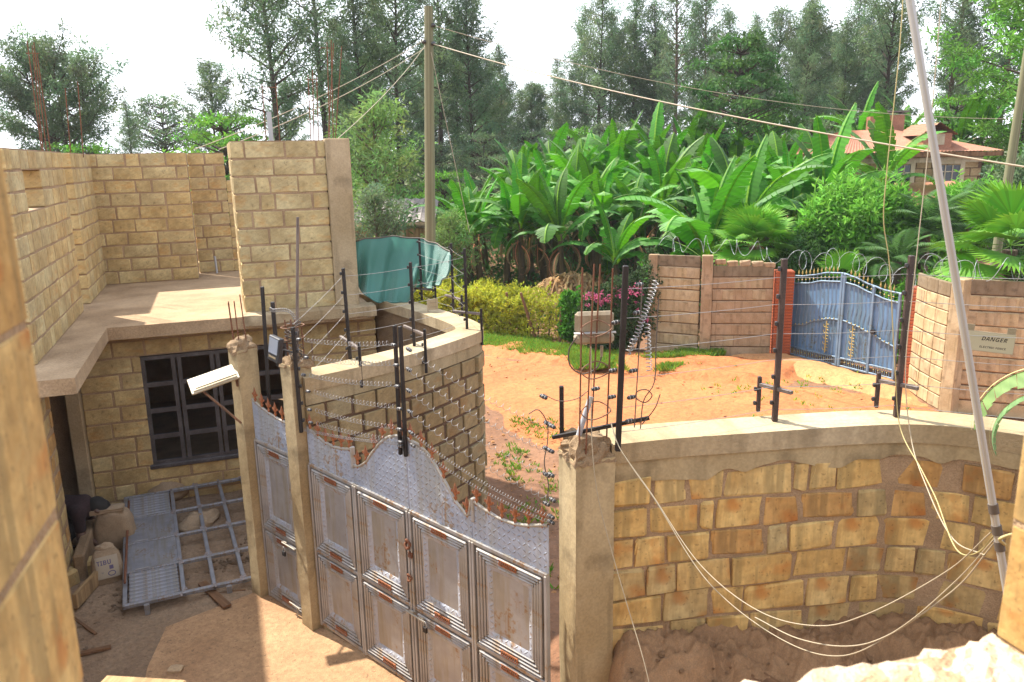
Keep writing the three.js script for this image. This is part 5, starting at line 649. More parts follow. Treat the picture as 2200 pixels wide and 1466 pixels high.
// bananas
function bananaLeaf(len, wid, arch, seed, torn) { // blade along +z from its stalk, arching over; torn between the veins; light midrib
  const r = RNG(seed), L = new Leaves(), N = 24;
  const pts = []; { let p = V3(0, 0, 0), ang = 0; const ds = (len * 1.16) / N; for (let i = 0; i <= N; i++) { pts.push([p.clone(), ang]); ang = arch * pow((i + 1) / N, 1.6); p = p.clone().add(V3(0, cos(ang) * ds, sin(ang) * ds)); } } // starts upright, bends towards +z
  const wAt = (t) => (t < 0.14 ? 0 : wid * pow(sin(PI * pow((t - 0.14) / 0.86, 0.7)), 0.55)) * 0.5, nAt = (a) => V3(0, -sin(a), cos(a)).negate(), base = tone(r, 0.55, 1.35, 0.2);
  for (const s of [-1, 1]) { let lag = 0; for (let i = 0; i < N; i++) { const t0 = i / N, t1 = (i + 1) / N; if (t1 < 0.15) continue; const w0 = wAt(t0), w1 = wAt(t1), [p0, a0] = pts[i], [p1, a1] = pts[i + 1], n = nAt(a0), tear = r() < torn; if (tear) lag = r.r(-0.25, 0.35) * w1; const lift = 0.32 * (1 + lag), gap = tear ? 0.12 : 0;
    const A = p0.clone().lerp(p1, gap), B = p1, e0 = V3(0, cos(a0), sin(a0)), C = B.clone().add(V3(s * w1, 0, 0)).addScaledVector(n, -w1 * lift * (lag > 0.1 ? -1.2 : 1)).addScaledVector(e0, w1 * 0.3), D = A.clone().add(V3(s * w0, 0, 0)).addScaledVector(n, -w0 * lift * (lag > 0.1 ? -1.2 : 1)).addScaledVector(e0, w0 * 0.3); { const rg = r.r(0.8, 1.06); C.lerp(B, 1 - rg); D.lerp(A, 1 - rg * r.r(0.92, 1)); } if (r() < torn * 0.5) D.lerp(C, 0.3); const k = r.r(0.88, 1.12), col = base.map((x) => x * k); L.tri(A, B, C, col); L.tri(A, C, D, col); } }
  for (let i = 0; i < N; i++) { const [p0, a0] = pts[i], [p1] = pts[i + 1], w = lerp(0.05, 0.008, i / N) * (len / 2.2), n = nAt(a0).multiplyScalar(0.012), c = [3.2, 1.7, 2.2]; const q = [p0.clone().add(V3(-w, 0, 0)).add(n), p0.clone().add(V3(w, 0, 0)).add(n), p1.clone().add(V3(w * 0.94, 0, 0)).add(n), p1.clone().add(V3(-w * 0.94, 0, 0)).add(n)]; L.tri(q[0], q[1], q[2], c); L.tri(q[0], q[2], q[3], c); const m = n.clone().multiplyScalar(-2); const z = q.map((v) => v.clone().add(m)); L.tri(z[0], z[2], z[1], c); L.tri(z[0], z[3], z[2], c); }
  const g = L.geo(), P = g.attributes.position, uv = g.attributes.uv; for (let i = 0; i < P.count; i++) uv.setXY(i, P.getX(i) * 0.6, hypot(P.getY(i), P.getZ(i)) * 0.8 + abs(P.getX(i)) * 0.25); return g;
}
const bLeaf = [], pickLeaf = (r, list) => bLeaf[r.pick(list) + 10 * floor(r() * 3)]; for (let j = 0; j < 3; j++) for (let k = 0; k < 10; k++) bLeaf.push(bananaLeaf(1, 0.26 + 0.05 * (k % 3), [0.5, 1.05, 1.4, 1.75, 2.0, 2.3, 2.6, 0.85, 1.55, 2.8][k], 300 + k + 40 * j, [0.15, 0.35, 0.5, 0.6, 0.65, 0.7, 0.75, 0.3, 0.45, 0.8][k] * [0.6, 1, 1.3][j]));
const dryM = mat('banana dry', [0.30, 0.19, 0.08], { vertexColors: true, roughness: 0.9 });
function banana(label, x, z, stem, size, seed, n = 9, y = hillAt(x, z), group = 'banana plants in the plot') {
  const r = RNG(seed), t = thing('banana_plant', label, 'banana plant', [x, y - 0.03, z], r() * 6, group); const lx = r.r(-0.12, 0.12) * stem, lz = r.r(-0.12, 0.12) * stem, top = V3(lx, stem, lz);
  part('stem', [bar([0, 0, 0], [lx * 0.4, stem * 0.5, lz * 0.4], 0.13, 0.105, 9), bar([lx * 0.4, stem * 0.5, lz * 0.4], [lx, stem + 0.15, lz], 0.105, 0.06, 9)], M['banana stem'], t);
  for (let i = 0; i < n; i++) { const f = i / (n - 1), g = pickLeaf(r, f < 0.15 ? [0, 7] : f < 0.5 ? [1, 2, 7, 8] : f < 0.8 ? [2, 3, 4, 8] : [4, 5, 6]), m = shade(new THREE.Mesh(g, M['banana blade'])); m.name = 'leaf'; m.position.copy(top).add(V3(0, 0.1 - 0.22 * f, 0)); const sc = size * r.r(0.82, 1.12) * (f < 0.1 ? 0.85 : 1); m.scale.set(sc, sc, sc); m.rotation.set(lerp(0.06, 0.95, f) + r.r(-0.1, 0.12), i * 2.4 + r.r(-0.35, 0.35), r.r(-0.2, 0.2), 'YXZ'); t.add(m); }
  for (let i = 0; i < 4; i++) { const m = shade(new THREE.Mesh(bLeaf[i % 2 ? 9 : 6], dryM)); m.name = 'dry_leaf'; m.position.copy(top).add(V3(0, -0.15 - 0.12 * i, 0)); const sc = size * r.r(0.45, 0.7); m.scale.set(sc * 0.55, sc, sc); m.rotation.set(1.5 + r.r(0, 0.9), i * 1.7 + r.r(0, 0.8), 0, 'YXZ'); t.add(m); }
  return t;
}
{
  const big = 'banana plants at the front of the plot'; // the ones that can be told apart
  banana('banana plant leaning right at the centre front of the plot', 1.55, -23.2, 2.1, 2.1, 401, 10, undefined, big); banana('low young banana plant right of the leaning one, by the dry leaf heap', 3.1, -22.6, 1.5, 1.8, 402, 9, undefined, big); banana('huge banana plant with long arching leaves left of the fan palm', 5.35, -21.4, 1.7, 2.9, 403, 12, undefined, big); banana('huge upright banana plant behind the fan palm', 6.9, -22.6, 2.1, 3.0, 404, 12, undefined, big); banana('slender banana plant nearest the power pole', -0.9, -24.6, 1.9, 1.7, 405, 8, undefined, big); banana('banana plant with a straight brown stem second from the power pole', 0.35, -24.2, 2.3, 1.9, 406, 9, undefined, big);
  banana('tall banana plant at the right end of the plot, before the house', 9.6, -24.2, 2.6, 2.5, 407, 11, undefined, big); banana('banana plant with ragged leaves against the red roof', 11.7, -26.2, 2.9, 2.3, 408, 9, undefined, big);
  const r = RNG(88), lab = 'banana plant in the far rows with little but leaf tips showing'; const spots = []; for (let row = 0; row < 6; row++) for (let i = 0; i < 9; i++) { const z = -24.8 - row * 1.4 + r.r(-0.4, 0.4), x = -1.5 + i * 1.42 + row * 0.36 + r.r(-0.4, 0.4); if (x > 11.5 - (row > 3 ? 0 : 1)) continue; if (row < 1 && x > 8.6) continue; spots.push([x, z, row]); }
  const nth = ['leftmost', 'second from left', 'third from left', 'fourth from left', 'fifth from left', 'sixth from left', 'seventh from left', 'eighth from left', 'ninth from left'], rowN = ['first', 'second', 'third'], seen = {};
  spots.forEach(([x, z, row], i) => { const low = x < 1.5 ? 0.85 : 1, k = (seen[row] = (seen[row] ?? -1) + 1); banana(row < 3 ? `${nth[k]} banana plant in the ${rowN[row]} dense row behind the front plants` : lab, x, z, r.r(1.8, 2.5) * low + 0.07 * row, r.r(1.65, 2.25) * low, 420 + i, 10); });
  [[18.6, -33.5, 1.4, 2.2], [20.0, -34.2, 1.5, 2.2], [17.2, -35, 1.5, 2.1], [15.2, -35.6, 1.7, 2.2]].forEach(([x, z, s, q], i) => banana(['right one', 'rightmost one', 'left one', 'leftmost one'][i] + ' of the banana plants rising behind the red-roofed house', x, z, s + 0.6, q, 500 + i, 8, undefined, 'banana plants behind the house'));
  banana('small leafy banana sucker in the shade behind the hedge', -2.4, -23.6, 0.9, 1.2, 510, 7, undefined, 'banana suckers'); banana('small banana sucker at the foot of the precast wall', 3.9, -20.6, 0.7, 1.4, 511, 7, undefined, 'banana suckers');
  // the plant whose torn leaves hang in from the right over the coping
  const t = thing('banana_plant', 'torn pale banana leaves hanging in at the right over the coping', 'banana plant', [3.75, 0.0, -4.55]); part('stem', [bar([0, 0, 0], [0.0, 2.9, 0.1], 0.12, 0.06, 9)], M['banana stem'], t); for (const [k, rx, ry, rz, s, y] of [[5, 0.9, -1.75, 0.2, 1.05, 3.0], [6, 0.8, -1.45, -0.3, 0.95, 3.05], [6, 1.0, -2.0, 0.3, 1.0, 2.9], [3, 0.4, 1.2, 0, 1.2, 3.0], [2, 0.3, 2.6, 0, 1.2, 3.1]]) { const m = shade(new THREE.Mesh(bLeaf[k], M['banana pale'])); m.name = 'leaf'; m.position.set(0, y, 0.1); m.scale.set(s, s, s); m.rotation.set(rx, ry, rz, 'YXZ'); t.add(m); }
}
// palms
function fanLeaf(R, seed) { const r = RNG(seed), L = new Leaves(), n = 34; for (let i = 0; i < n; i++) { const a = lerp(-1.9, 1.9, i / (n - 1)), len = R * (0.86 + 0.14 * cos(a)) * r.r(0.92, 1.05), c = tone(r, 0.8, 1.2, 0.12), w = 0.036, o = V3(0, 0, 0), d = V3(sin(a), cos(a), 0.0), mid = d.clone().multiplyScalar(len * 0.62).add(V3(0, 0, -0.04)), tip = d.clone().multiplyScalar(len).add(V3(0, -0.1 * len, -0.10 * len - 0.06 * r())), s = V3(cos(a), -sin(a), 0).multiplyScalar(w); L.tri(o, mid.clone().add(s), mid.clone().sub(s), c); L.tri(mid.clone().add(s), tip, mid.clone().sub(s), [c[0] * 1.25, c[1] * 1.1, c[2]]); } L.leaf(V3(0, -R * 0.75, 0), V3(0, 1, 0), V3(0, 0, 1), R * 0.75, 0.04, [0.9, 0.8, 0.6]); return L.geo(); }
const fanG = [fanLeaf(1, 601), fanLeaf(1, 602), fanLeaf(1, 603)];
function fanPalm(label, x, y, z, R, n, seed, trunkH) { const r = RNG(seed), t = thing('fan_palm', label, 'palm', [x, y, z], 0, 'fan palms'); part('trunk', [bar([0, -trunkH, 0], [0, 0, 0], 0.16, 0.12, 10)], M['bark pale'], t); for (let i = 0; i < n; i++) { const f = i / (n - 1), az = i * 2.4 + r.r(-0.2, 0.2), el = lerp(1.35, -0.35, f), m = shade(new THREE.Mesh(r.pick(fanG), M['palm blade'])); m.name = 'leaf'; const d = V3(cos(az) * cos(el), sin(el), sin(az) * cos(el)); m.position.copy(d).multiplyScalar(R * 0.72); m.scale.setScalar(R * r.r(0.85, 1.1)); { const yv = d.clone().add(V3(0, -0.12, 0)).normalize(), xv = V3(-sin(az), 0, cos(az)), zv = xv.clone().cross(yv).normalize(); m.quaternion.setFromRotationMatrix(new THREE.Matrix4().makeBasis(yv.clone().cross(zv), yv, zv)); m.rotateY(r.r(-0.35, 0.35)); } t.add(m); } return t; }
fanPalm('round fan palm above the left precast wall', 5.75, 2.35, -18.75, 0.72, 24, 611, 2.2); fanPalm('large fan palm at the right above the precast wall', 8.75, 2.75, -13.9, 0.85, 18, 612, 2.6); fanPalm('small fan palm in the shade behind the blue gate', 7.6, 1.5, -18.0, 0.6, 14, 613, 1.3);
function featherLeaf(seed) { const L = new Leaves(), r = RNG(seed), N = 26; for (let i = 2; i < N; i++) { const t = i / N, p = V3(0, 0.9 * t - 0.75 * t * t, t), q = V3(0, 0.9 - 1.5 * t, 1).normalize(); for (const s of [-1, 1]) L.leaf(p, V3(s * 0.9, -0.35, 0.0).addScaledVector(q, 0.7).normalize(), V3(0, 1, 0), 0.34 * sin(PI * (0.12 + 0.8 * t)), 0.03, tone(r, 0.7, 1.2)); } return L.geo(); }
const feaG = [featherLeaf(621), featherLeaf(622)];
function featherPalm(label, x, y, z, R, n, seed) { const r = RNG(seed), t = thing('feather_palm', label, 'palm', [x, y, z], 0, 'feather palms'); part('trunk', [bar([0, -y, 0], [0, 0.1, 0], 0.13, 0.1, 9)], M['bark pale'], t); for (let i = 0; i < n; i++) { const m = shade(new THREE.Mesh(r.pick(feaG), M['broad leaf'])); m.name = 'frond'; m.scale.setScalar(R * r.r(0.8, 1.15)); m.rotation.set(lerp(-0.9, 0.5, i / n), i * 2.4, 0, 'YXZ'); t.add(m); } return t; }
featherPalm('dark feathery palm behind the right end of the blue gate', 9.6, 2.55, -18.4, 1.25, 26, 631); featherPalm('smaller feathery palm left of the dark one, in shade', 8.5, 2.0, -17.4, 1.0, 22, 632); featherPalm('feathery palm in front of the right shrub', 10.6, 2.7, -18.6, 1.1, 22, 633);
// shrubs and hedges: volumes of small leaves on twigs
function shrubGeo(key, inside, [x0, x1, y0, y1, z0, z1], n, len, wid, seed, lo = 0.65, hi = 1.35, shell = 0.6, up = 0.5) { if (treeGeo[key]) return treeGeo[key]; const r = RNG(seed), L = new Leaves(); let k = 0, guard = 0; while (k < n && guard++ < n * 30) { const p = V3(r.r(x0, x1), r.r(y0, y1), r.r(z0, z1)), d = inside(p); if (d < 0 || (d > 0.35 && r() < shell)) continue; const patch = 0.75 + 0.5 * noise3(p.x * 2.5 + 40, p.y * 2.5 + 40, p.z * 2.5 + 40, seed), c = tone(r, lo, hi, 0.12).map((v) => v * patch), e = rdir(r); e.y += up; e.normalize(); for (let q = 0; q < 3; q++) { L.leaf(p.clone().add(rdir(r).multiplyScalar(len * 0.4)), e.clone().add(rdir(r).multiplyScalar(0.9)).normalize(), rdir(r), len * r.r(0.7, 1.3), wid * r.r(0.8, 1.2), c); } k++; if (k % 60 === 0) { const o = p.clone(); for (let q = 0; q < 9; q++) { o.add(V3(r.r(-0.02, 0.02), len * 0.28, r.r(-0.02, 0.02))); L.leaf(o.clone(), V3(r.r(-1, 1), 0.5, r.r(-1, 1)).normalize(), rdir(r), len * r.r(0.8, 1.3), wid, c.map((v) => v * 1.15)); } } } return (treeGeo[key] = L.geo()); }
const lump = (p, f, s) => noise3(p.x * f + 60, p.y * f + 60, p.z * f + 60, s) - 0.5;
const ball = (cx, cy, cz, rx, ry, rz, amp, f, s) => (p) => 1 - hypot((p.x - cx) / rx, (p.y - cy) / ry, (p.z - cz) / rz) + amp * lump(p, f, s);
function shrub(name, label, cat, pos, geo, m, stems, group) { const t = thing(name, label, cat, pos, 0, group); part('stem', stems, M['bark dark'], t); part('foliage', geo, m, t); return t; }
shrub('shrub', 'big glossy bright green shrub above the blue gate', 'shrub', [8.3, 0, -19.4], shrubGeo('s1', ball(0, 2.45, 0, 1.35, 1.5, 1.1, 0.5, 1.6, 3), [-1.6, 1.6, 0.6, 4.1, -1.3, 1.3], 5200, 0.2, 0.062, 641), M['fresh leaf'], [bar([0, 0, 0], [-0.3, 1.6, 0], 0.07, 0.04), bar([0, 0, 0], [0.45, 1.7, 0.2], 0.07, 0.04), bar([0.05, 0.3, 0.3], [-0.1, 1.5, 0.6], 0.05, 0.03)]);
shrub('shrub', 'dense dark shrub in the shade left of the big glossy one', 'shrub', [7.0, 0, -18.9], shrubGeo('s2', ball(0, 1.5, 0, 1.0, 1.1, 0.8, 0.5, 2, 4), [-1.2, 1.2, 0.2, 2.8, -1, 1], 2600, 0.13, 0.05, 642), M['broad leaf'], [bar([0, 0, 0], [0, 1.2, 0], 0.05, 0.03)]);
shrub('shrub', 'round green shrub in front of the red-roofed house', 'shrub', [11.2, 0, -19.6], shrubGeo('s3', ball(0, 2.8, 0, 0.95, 0.9, 0.8, 0.5, 2, 5), [-1.2, 1.2, 1.6, 3.9, -1, 1], 2600, 0.14, 0.05, 643), M['fresh leaf'], [bar([0, 0, 0], [0, 2.6, 0], 0.07, 0.04)]);
shrub('shrub', 'olive shrub with red flowers at the right edge of the view', 'shrub', [13.0, 0.2, -20.2], shrubGeo('s4', ball(0, 2.7, 0, 1.2, 1.6, 1.0, 0.5, 2, 6), [-1.4, 1.4, 0.8, 4.6, -1.2, 1.2], 3200, 0.13, 0.06, 644), M['needle leaf'], [bar([0, 0, 0], [0, 2.2, 0], 0.07, 0.04)]);
shrub('shrub', 'leafy green shrub hiding the lower left of the red-roofed house', 'shrub', [11.9, 0, -22.6], shrubGeo('s7', ball(0, 1.9, 0, 1.1, 1.1, 0.9, 0.5, 2, 15), [-1.3, 1.3, 0.6, 3.2, -1.1, 1.1], 3000, 0.15, 0.06, 647), M['fresh leaf'], [bar([0, 0, 0], [0, 2.4, 0], 0.07, 0.04)]);
shrub('shrub', 'low shrub just inside the blue gate', 'shrub', [9.0, 0, -16.6], shrubGeo('s5', ball(0, 0.9, 0, 1.0, 1.0, 0.9, 0.5, 2, 7), [-1.2, 1.2, 0.05, 2.0, -1.1, 1.1], 2400, 0.13, 0.05, 645), M['fresh leaf'], [bar([0, 0, 0], [0, 0.8, 0], 0.05, 0.03)]);
{ const t = shrub('rose_bush', 'rose bush with pale pink blooms above the right precast wall', 'rose bush', [9.2, 0, -13.1], shrubGeo('s6', ball(0, 2.2, 0, 0.7, 0.75, 0.5, 0.6, 3, 8), [-0.9, 0.9, 1.3, 3.1, -0.7, 0.7], 1500, 0.07, 0.045, 646), M['broad leaf'], [bar([0, 0, 0], [0, 2, 0], 0.04, 0.02)]); const r = RNG(7); for (let i = 0; i < 14; i++) { const L = new Leaves(), c = V3(r.r(-0.75, 0.5), r.r(2.3, 2.95), r.r(0.1, 0.5)); for (let k = 0; k < 12; k++) L.leaf(c, rdir(r), rdir(r), 0.055, 0.05, tone(r, 0.85, 1.2, 0.03)); part('bloom', L.geo(), M['petal pale'], t); } }
{ // low dark planting that fills the garden behind the gate and the foot of the plot
  const r = RNG(9), L = new Leaves(); for (let i = 0; i < 15000; i++) { const x = r.r(-5, 14), z = r.r(-34, -21.2); if (z > -21.8 && x > 3) continue; const y = hillAt(x, z); L.leaf(V3(x, y + r.r(0, 0.75) * r(), z), rdir(r).add(V3(0, 0.6, 0)).normalize(), rdir(r), r.r(0.12, 0.34), 0.09, tone(r, 0.6, 1.3)); } for (let i = 0; i < 2600; i++) { const x = r.r(6.5, 13), z = r.r(-20, -15.2); if (x < 6.5 + (z + 18) * 0.6 || x < 8 && z > -16.8) continue; L.leaf(V3(x, r.r(0, 0.7), z), rdir(r).add(V3(0, 0.6, 0)).normalize(), rdir(r), r.r(0.12, 0.3), 0.08, tone(r, 0.6, 1.3)); }
  single('ground_cover', L.geo(), M['broad leaf'], 'low leafy ground cover under the bananas and garden shrubs', 'ground cover', null, 'stuff');
}
{ // clipped yellow-green hedge along the verge
  const P = smoothPath([[-3.6, -22.6], [-2.1, -21.7], [-1.2, -20.75], [-0.4, -20.2], [0.5, -19.6], [1.25, -19.0]], 30), hd = (seg, s0, s1, hgt, wid) => (p) => { let m = 9, ss = 0; for (let s = s0; s <= s1; s += 0.15) { const q = P.at(s), d = hypot(p.x - q.x, p.z - q.z); if (d < m) { m = d; ss = s; } } const h = hgt * (0.85 + 0.3 * noise3(ss * 1.4 + 9, 3, 1, 5)); return min(1 - m / wid, 1 - p.y / h) + 0.35 * lump(p, 2.6, 21); };
  const parts = [[0, 1.9, 1.35, 0.55, 'hedge section beside the foot of the power pole'], [1.9, 3.3, 1.25, 0.5, 'rounded yellow-green hedge section in the middle of the verge'], [3.45, 4.6, 1.22, 0.5, 'yellow-green hedge section with a wooden stake, before the leaf heap'], [4.75, 5.85, 1.1, 0.4, 'thin yellowish hedge section next to the creeper']];
  parts.forEach(([a, b, h, w, l], i) => { const q = P.at((a + b) / 2); shrub('hedge', l, 'hedge', [0, 0.02, 0], shrubGeo('h' + i, hd(i, a, b, h, w), [q.x - 1.6, q.x + 1.6, 0.03, h * 1.15, q.z - 1.5, q.z + 1.5], i === 3 ? 1500 : 3600, 0.075, 0.035, 651 + i, 0.65, 1.25, 0.75), M['hedge leaf'], [0.2, 0.5, 0.8].map((k) => { const s = P.at(lerp(a, b, k)); return bar([s.x, 0, s.z], [s.x + 0.05, h * 0.6, s.z], 0.02, 0.01); }), 'sections of the verge hedge'); });
  [[-1.0, -20.35, 1.25, 0.1, 'leaning wooden stake at the left end of the hedge'], [0.03, -19.75, 1.2, -0.12, 'wooden stake in the middle of the hedge'], [0.62, -19.2, 1.28, -0.3, 'crooked wooden stake leaning left in the hedge'], [1.15, -18.75, 1.0, 0.05, 'short wooden stake at the right end of the hedge']].forEach(([x, z, h, lean, l]) => single('stake', [bar([x, 0, z], [x + lean * h, h, z + 0.03], 0.045, 0.035, 7)], M['timber dark'], l, 'stake', 'hedge stakes'));
  shrub('creeper', 'bright green creeper climbing beside the bougainvillea', 'creeper', [1.55, 0.02, -18.75], shrubGeo('cr', ball(0, 0.7, 0, 0.42, 0.72, 0.35, 0.5, 3, 9), [-0.5, 0.5, 0.05, 1.6, -0.45, 0.45], 1500, 0.085, 0.08, 661, 0.75, 1.25), M['creeper leaf'], [bar([0, 0, 0], [0, 0.8, 0], 0.02, 0.01)]);
  const bf = (p) => max(ball(-0.1, 0.78, 0, 0.8, 0.88, 0.55, 0.4, 2.4, 10)(p), ball(0.72, 1.25, -0.05, 0.42, 1.0, 0.4, 0.45, 2.4, 11)(p)), t = shrub('bougainvillea', 'dark bougainvillea with pink bracts sprawling against the precast wall', 'bougainvillea', [2.45, 0.02, -18.1], shrubGeo('bg', bf, [-1.1, 1.3, 0.05, 2.4, -0.7, 0.7], 5200, 0.075, 0.04, 662, 0.6, 1.25, 0.7), M['bougainvillea leaf'], [bar([0, 0, 0], [0.1, 1.2, 0], 0.05, 0.03), bar([0.5, 0, -0.1], [0.8, 1.7, -0.1], 0.04, 0.02)]), r = RNG(12);
  for (let i = 0; i < 46; i++) { const top = i < 34, x = top ? r.r(-0.85, 0.7) : r.r(-0.3, 0.9), c = V3(x, top ? 1.42 + 0.28 * x * 0.5 + r.r(-0.16, 0.14) : r.r(0.5, 1.3), r.r(0.2, 0.5)), L = new Leaves(); for (let k = 0; k < 10; k++) L.leaf(c.clone().add(rdir(r).multiplyScalar(0.05)), rdir(r), rdir(r), 0.055, 0.045, tone(r, 0.7, 1.3, 0.05)); part('bract', L.geo(), M['petal pink'], t); }
}
{ // heap of dry banana leaves
  const r = RNG(33), L = new Leaves(); for (let i = 0; i < 900; i++) { const a = r() * 2 * PI, q = sqrt(r()), x = cos(a) * q * 1.5, z = sin(a) * q * 0.8, y = 0.62 * (1 - q * q) + r.r(-0.05, 0.08), b = r() * 2 * PI, p = [V3(x, y, z)], len = r.r(0.25, 0.6); for (let k = 1; k <= 4; k++) p.push(V3(x + cos(b) * len * k / 4, y + 0.13 * sin(k * 0.9) - 0.055 * k, z + sin(b) * len * k / 4)); const w = r.r(0.012, 0.035), s = V3(-sin(b), 0.3, cos(b)).multiplyScalar(w), c = tone(r, 0.6, 1.4, 0.08); for (let k = 0; k < 4; k++) { L.tri(p[k].clone().add(s), p[k + 1].clone().add(s), p[k + 1].clone().sub(s), c); L.tri(p[k].clone().add(s), p[k + 1].clone().sub(s), p[k].clone().sub(s), c); } }
  const o = single('dry_leaf_heap', L.geo(), M['dry leaf'], 'heap of dry brown banana leaves behind the hedge', 'leaf heap', null, 'stuff'); o.position.set(1.75, 0.30, -22.5); o.scale.set(1.05, 1.35, 1); o.rotation.y = 0.2;
  const D = new Leaves(); for (let i = 0; i < 4200; i++) { const x = r.r(-4, 9), z = r.r(-28, -20.6), b = r() * 6.3; D.leaf(V3(x, hillAt(x, z) + r.r(0.01, 0.1), z), V3(cos(b), r.r(-0.1, 0.3), sin(b)), V3(0, 1, 0), r.r(0.2, 0.7), r.r(0.04, 0.12), tone(r, 0.2, 0.9)); } single('leaf_litter', D.geo(), M['dry leaf'], 'dry leaf litter on the ground under the banana plants', 'leaf litter', null, 'stuff');
}
{ // grass of the verge, sparse weeds on the bank
  const r = RNG(44), L = new Leaves(), tuft = (x, z, y, n, h, k = 1) => { for (let i = 0; i < n; i++) { const b = r() * 6.3, t = (r() < 0.3 ? [1.9 * r.r(0.6, 1.1), 0.85, 0.9] : tone(r, 0.55, 1.3, 0.3)).map((v) => v * k); L.leaf(V3(x + r.r(-0.04, 0.04), y, z + r.r(-0.04, 0.04)), V3(cos(b) * 0.6, 1, sin(b) * 0.6).normalize(), V3(sin(b), 0, cos(b)), h * r.r(0.5, 1.3), 0.024, t); } };
  for (let i = 0; i < 3600; i++) { const t = r(), x = lerp(1.3, 4.7, t), z = (x < 2.4 ? lerp(-16.9, -16.1, (x - 1.3) / 1.1) : lerp(-16.1, -17.35, (x - 2.4) / 2.3)) + r.n() * 0.38 - 0.1; const dens = noise3(x * 1.2 + 9, z * 1.2 + 99, 1, 3); if (dens < 0.36 || x > 4.9) continue; tuft(x, z, 0.09, 9, 0.15); }
  for (let i = 0; i < 2400; i++) { const x = r.r(-1.5, 2.4), z = -18.3 + (x < 1.0 ? -0.55 * (1 - x) : 1.0 * (x - 1.0)) + r.n() * 0.6; if (noise3(x * 1.6 + 9, z * 1.6 + 99, 1, 4) < 0.42) continue; tuft(x, z, 0.09, 7, 0.11, 1.1); }
  for (let i = 0; i < 160; i++) { const x = r.r(3.2, 7), z = r.r(-16.5, -12.2); if (noise3(x * 1.1 + 9, z * 1.1 + 99, 1, 5) < 0.56) continue; tuft(x, z, 0.08, 6, 0.08, 1.2); } for (let i = 0; i < 500; i++) { const x = r.r(-0.3, 1.6), z = r.r(-13.2, -7.5); if (noise3(x * 1.7 + 9, z * 1.7 + 99, 1, 6) < 0.58) continue; tuft(x, z, 0.06, 7, 0.09); }
  single('grass', L.geo(), M['grass blade'], 'short green and straw-coloured grass on the road verge', 'grass', null, 'stuff');
}

// ---------------------------------------------------------------- green shade net
{
  const t = thing('shade_net', 'green shade net draped over wires behind the curved wall', 'net', [0, 0, 0]), N = 60, K = 26, pos = [], idx = [], top = (u) => { const p = [[-2.25, 3.40, -11.0], [-2.0, 3.445, -11.02], [-1.62, 3.47, -11.08], [-1.2, 3.42, -11.14], [-0.98, 3.39, -10.7], [-0.74, 3.36, -9.95]], k = u * 5, i = min(4, floor(k)), f = k - i; return [0, 1, 2].map((q) => lerp(p[i][q], p[i + 1][q], f)); }, drop = (u) => { const d = [[0, 0.52], [0.12, 0.72], [0.3, 0.86], [0.45, 0.85], [0.62, 0.64], [0.72, 0.60], [0.85, 0.52], [0.94, 0.30], [1, 0.02]]; for (let i = 1; i < d.length; i++) if (u <= d[i][0]) return lerp(d[i - 1][1], d[i][1], fade((u - d[i - 1][0]) / (d[i][0] - d[i - 1][0]))); };
  for (let i = 0; i <= N; i++) for (let j = 0; j <= K; j++) { const u = i / N, v = j / K, [x, y, z] = top(u), D = drop(u), f = 0.07 * sin(u * 24 + 3.5 * v) * v + 0.03 * sin(u * 55 + 6 * v) * (0.3 + v) + 0.09 * sin(v * 5 + u * 9) * v; const pin = sstep(0.1, 0, abs(u - 0.66)) * 0.10; pos.push(x + 0.35 * f + (0.10 * v * (0.66 - u)), y - D * v - 0.05 * sin(u * PI * 5) * sin(u * PI * 5) * (1 - v) * 0.2, z + f * 1.6 + pin + 0.28 * v * v * sin(u * PI)); }
  for (let i = 0; i < N; i++) for (let j = 0; j < K; j++) { const a = i * (K + 1) + j; idx.push(a, a + 1, a + K + 2, a, a + K + 2, a + K + 1); } const g = new THREE.BufferGeometry(); g.setAttribute('position', new THREE.Float32BufferAttribute(pos, 3)); g.setIndex(idx); g.computeVertexNormals(); uvBox(g); part('cloth', g, M['shade net'], t);
  const hem = []; for (let i = 0; i <= N; i += 2) { const k = (i * (K + 1) + K) * 3; hem.push([pos[k], pos[k + 1], pos[k + 2]]); } part('hem', [tube(hem, 0.012, 5, 90)], M['shade net'], t); const tl = []; for (let i = 0; i <= N; i += 2) { const k = i * (K + 1) * 3; tl.push([pos[k], pos[k + 1], pos[k + 2]]); } part('top_cord', [tube(tl, 0.01, 5, 90)], M['wire dark'], t);
}
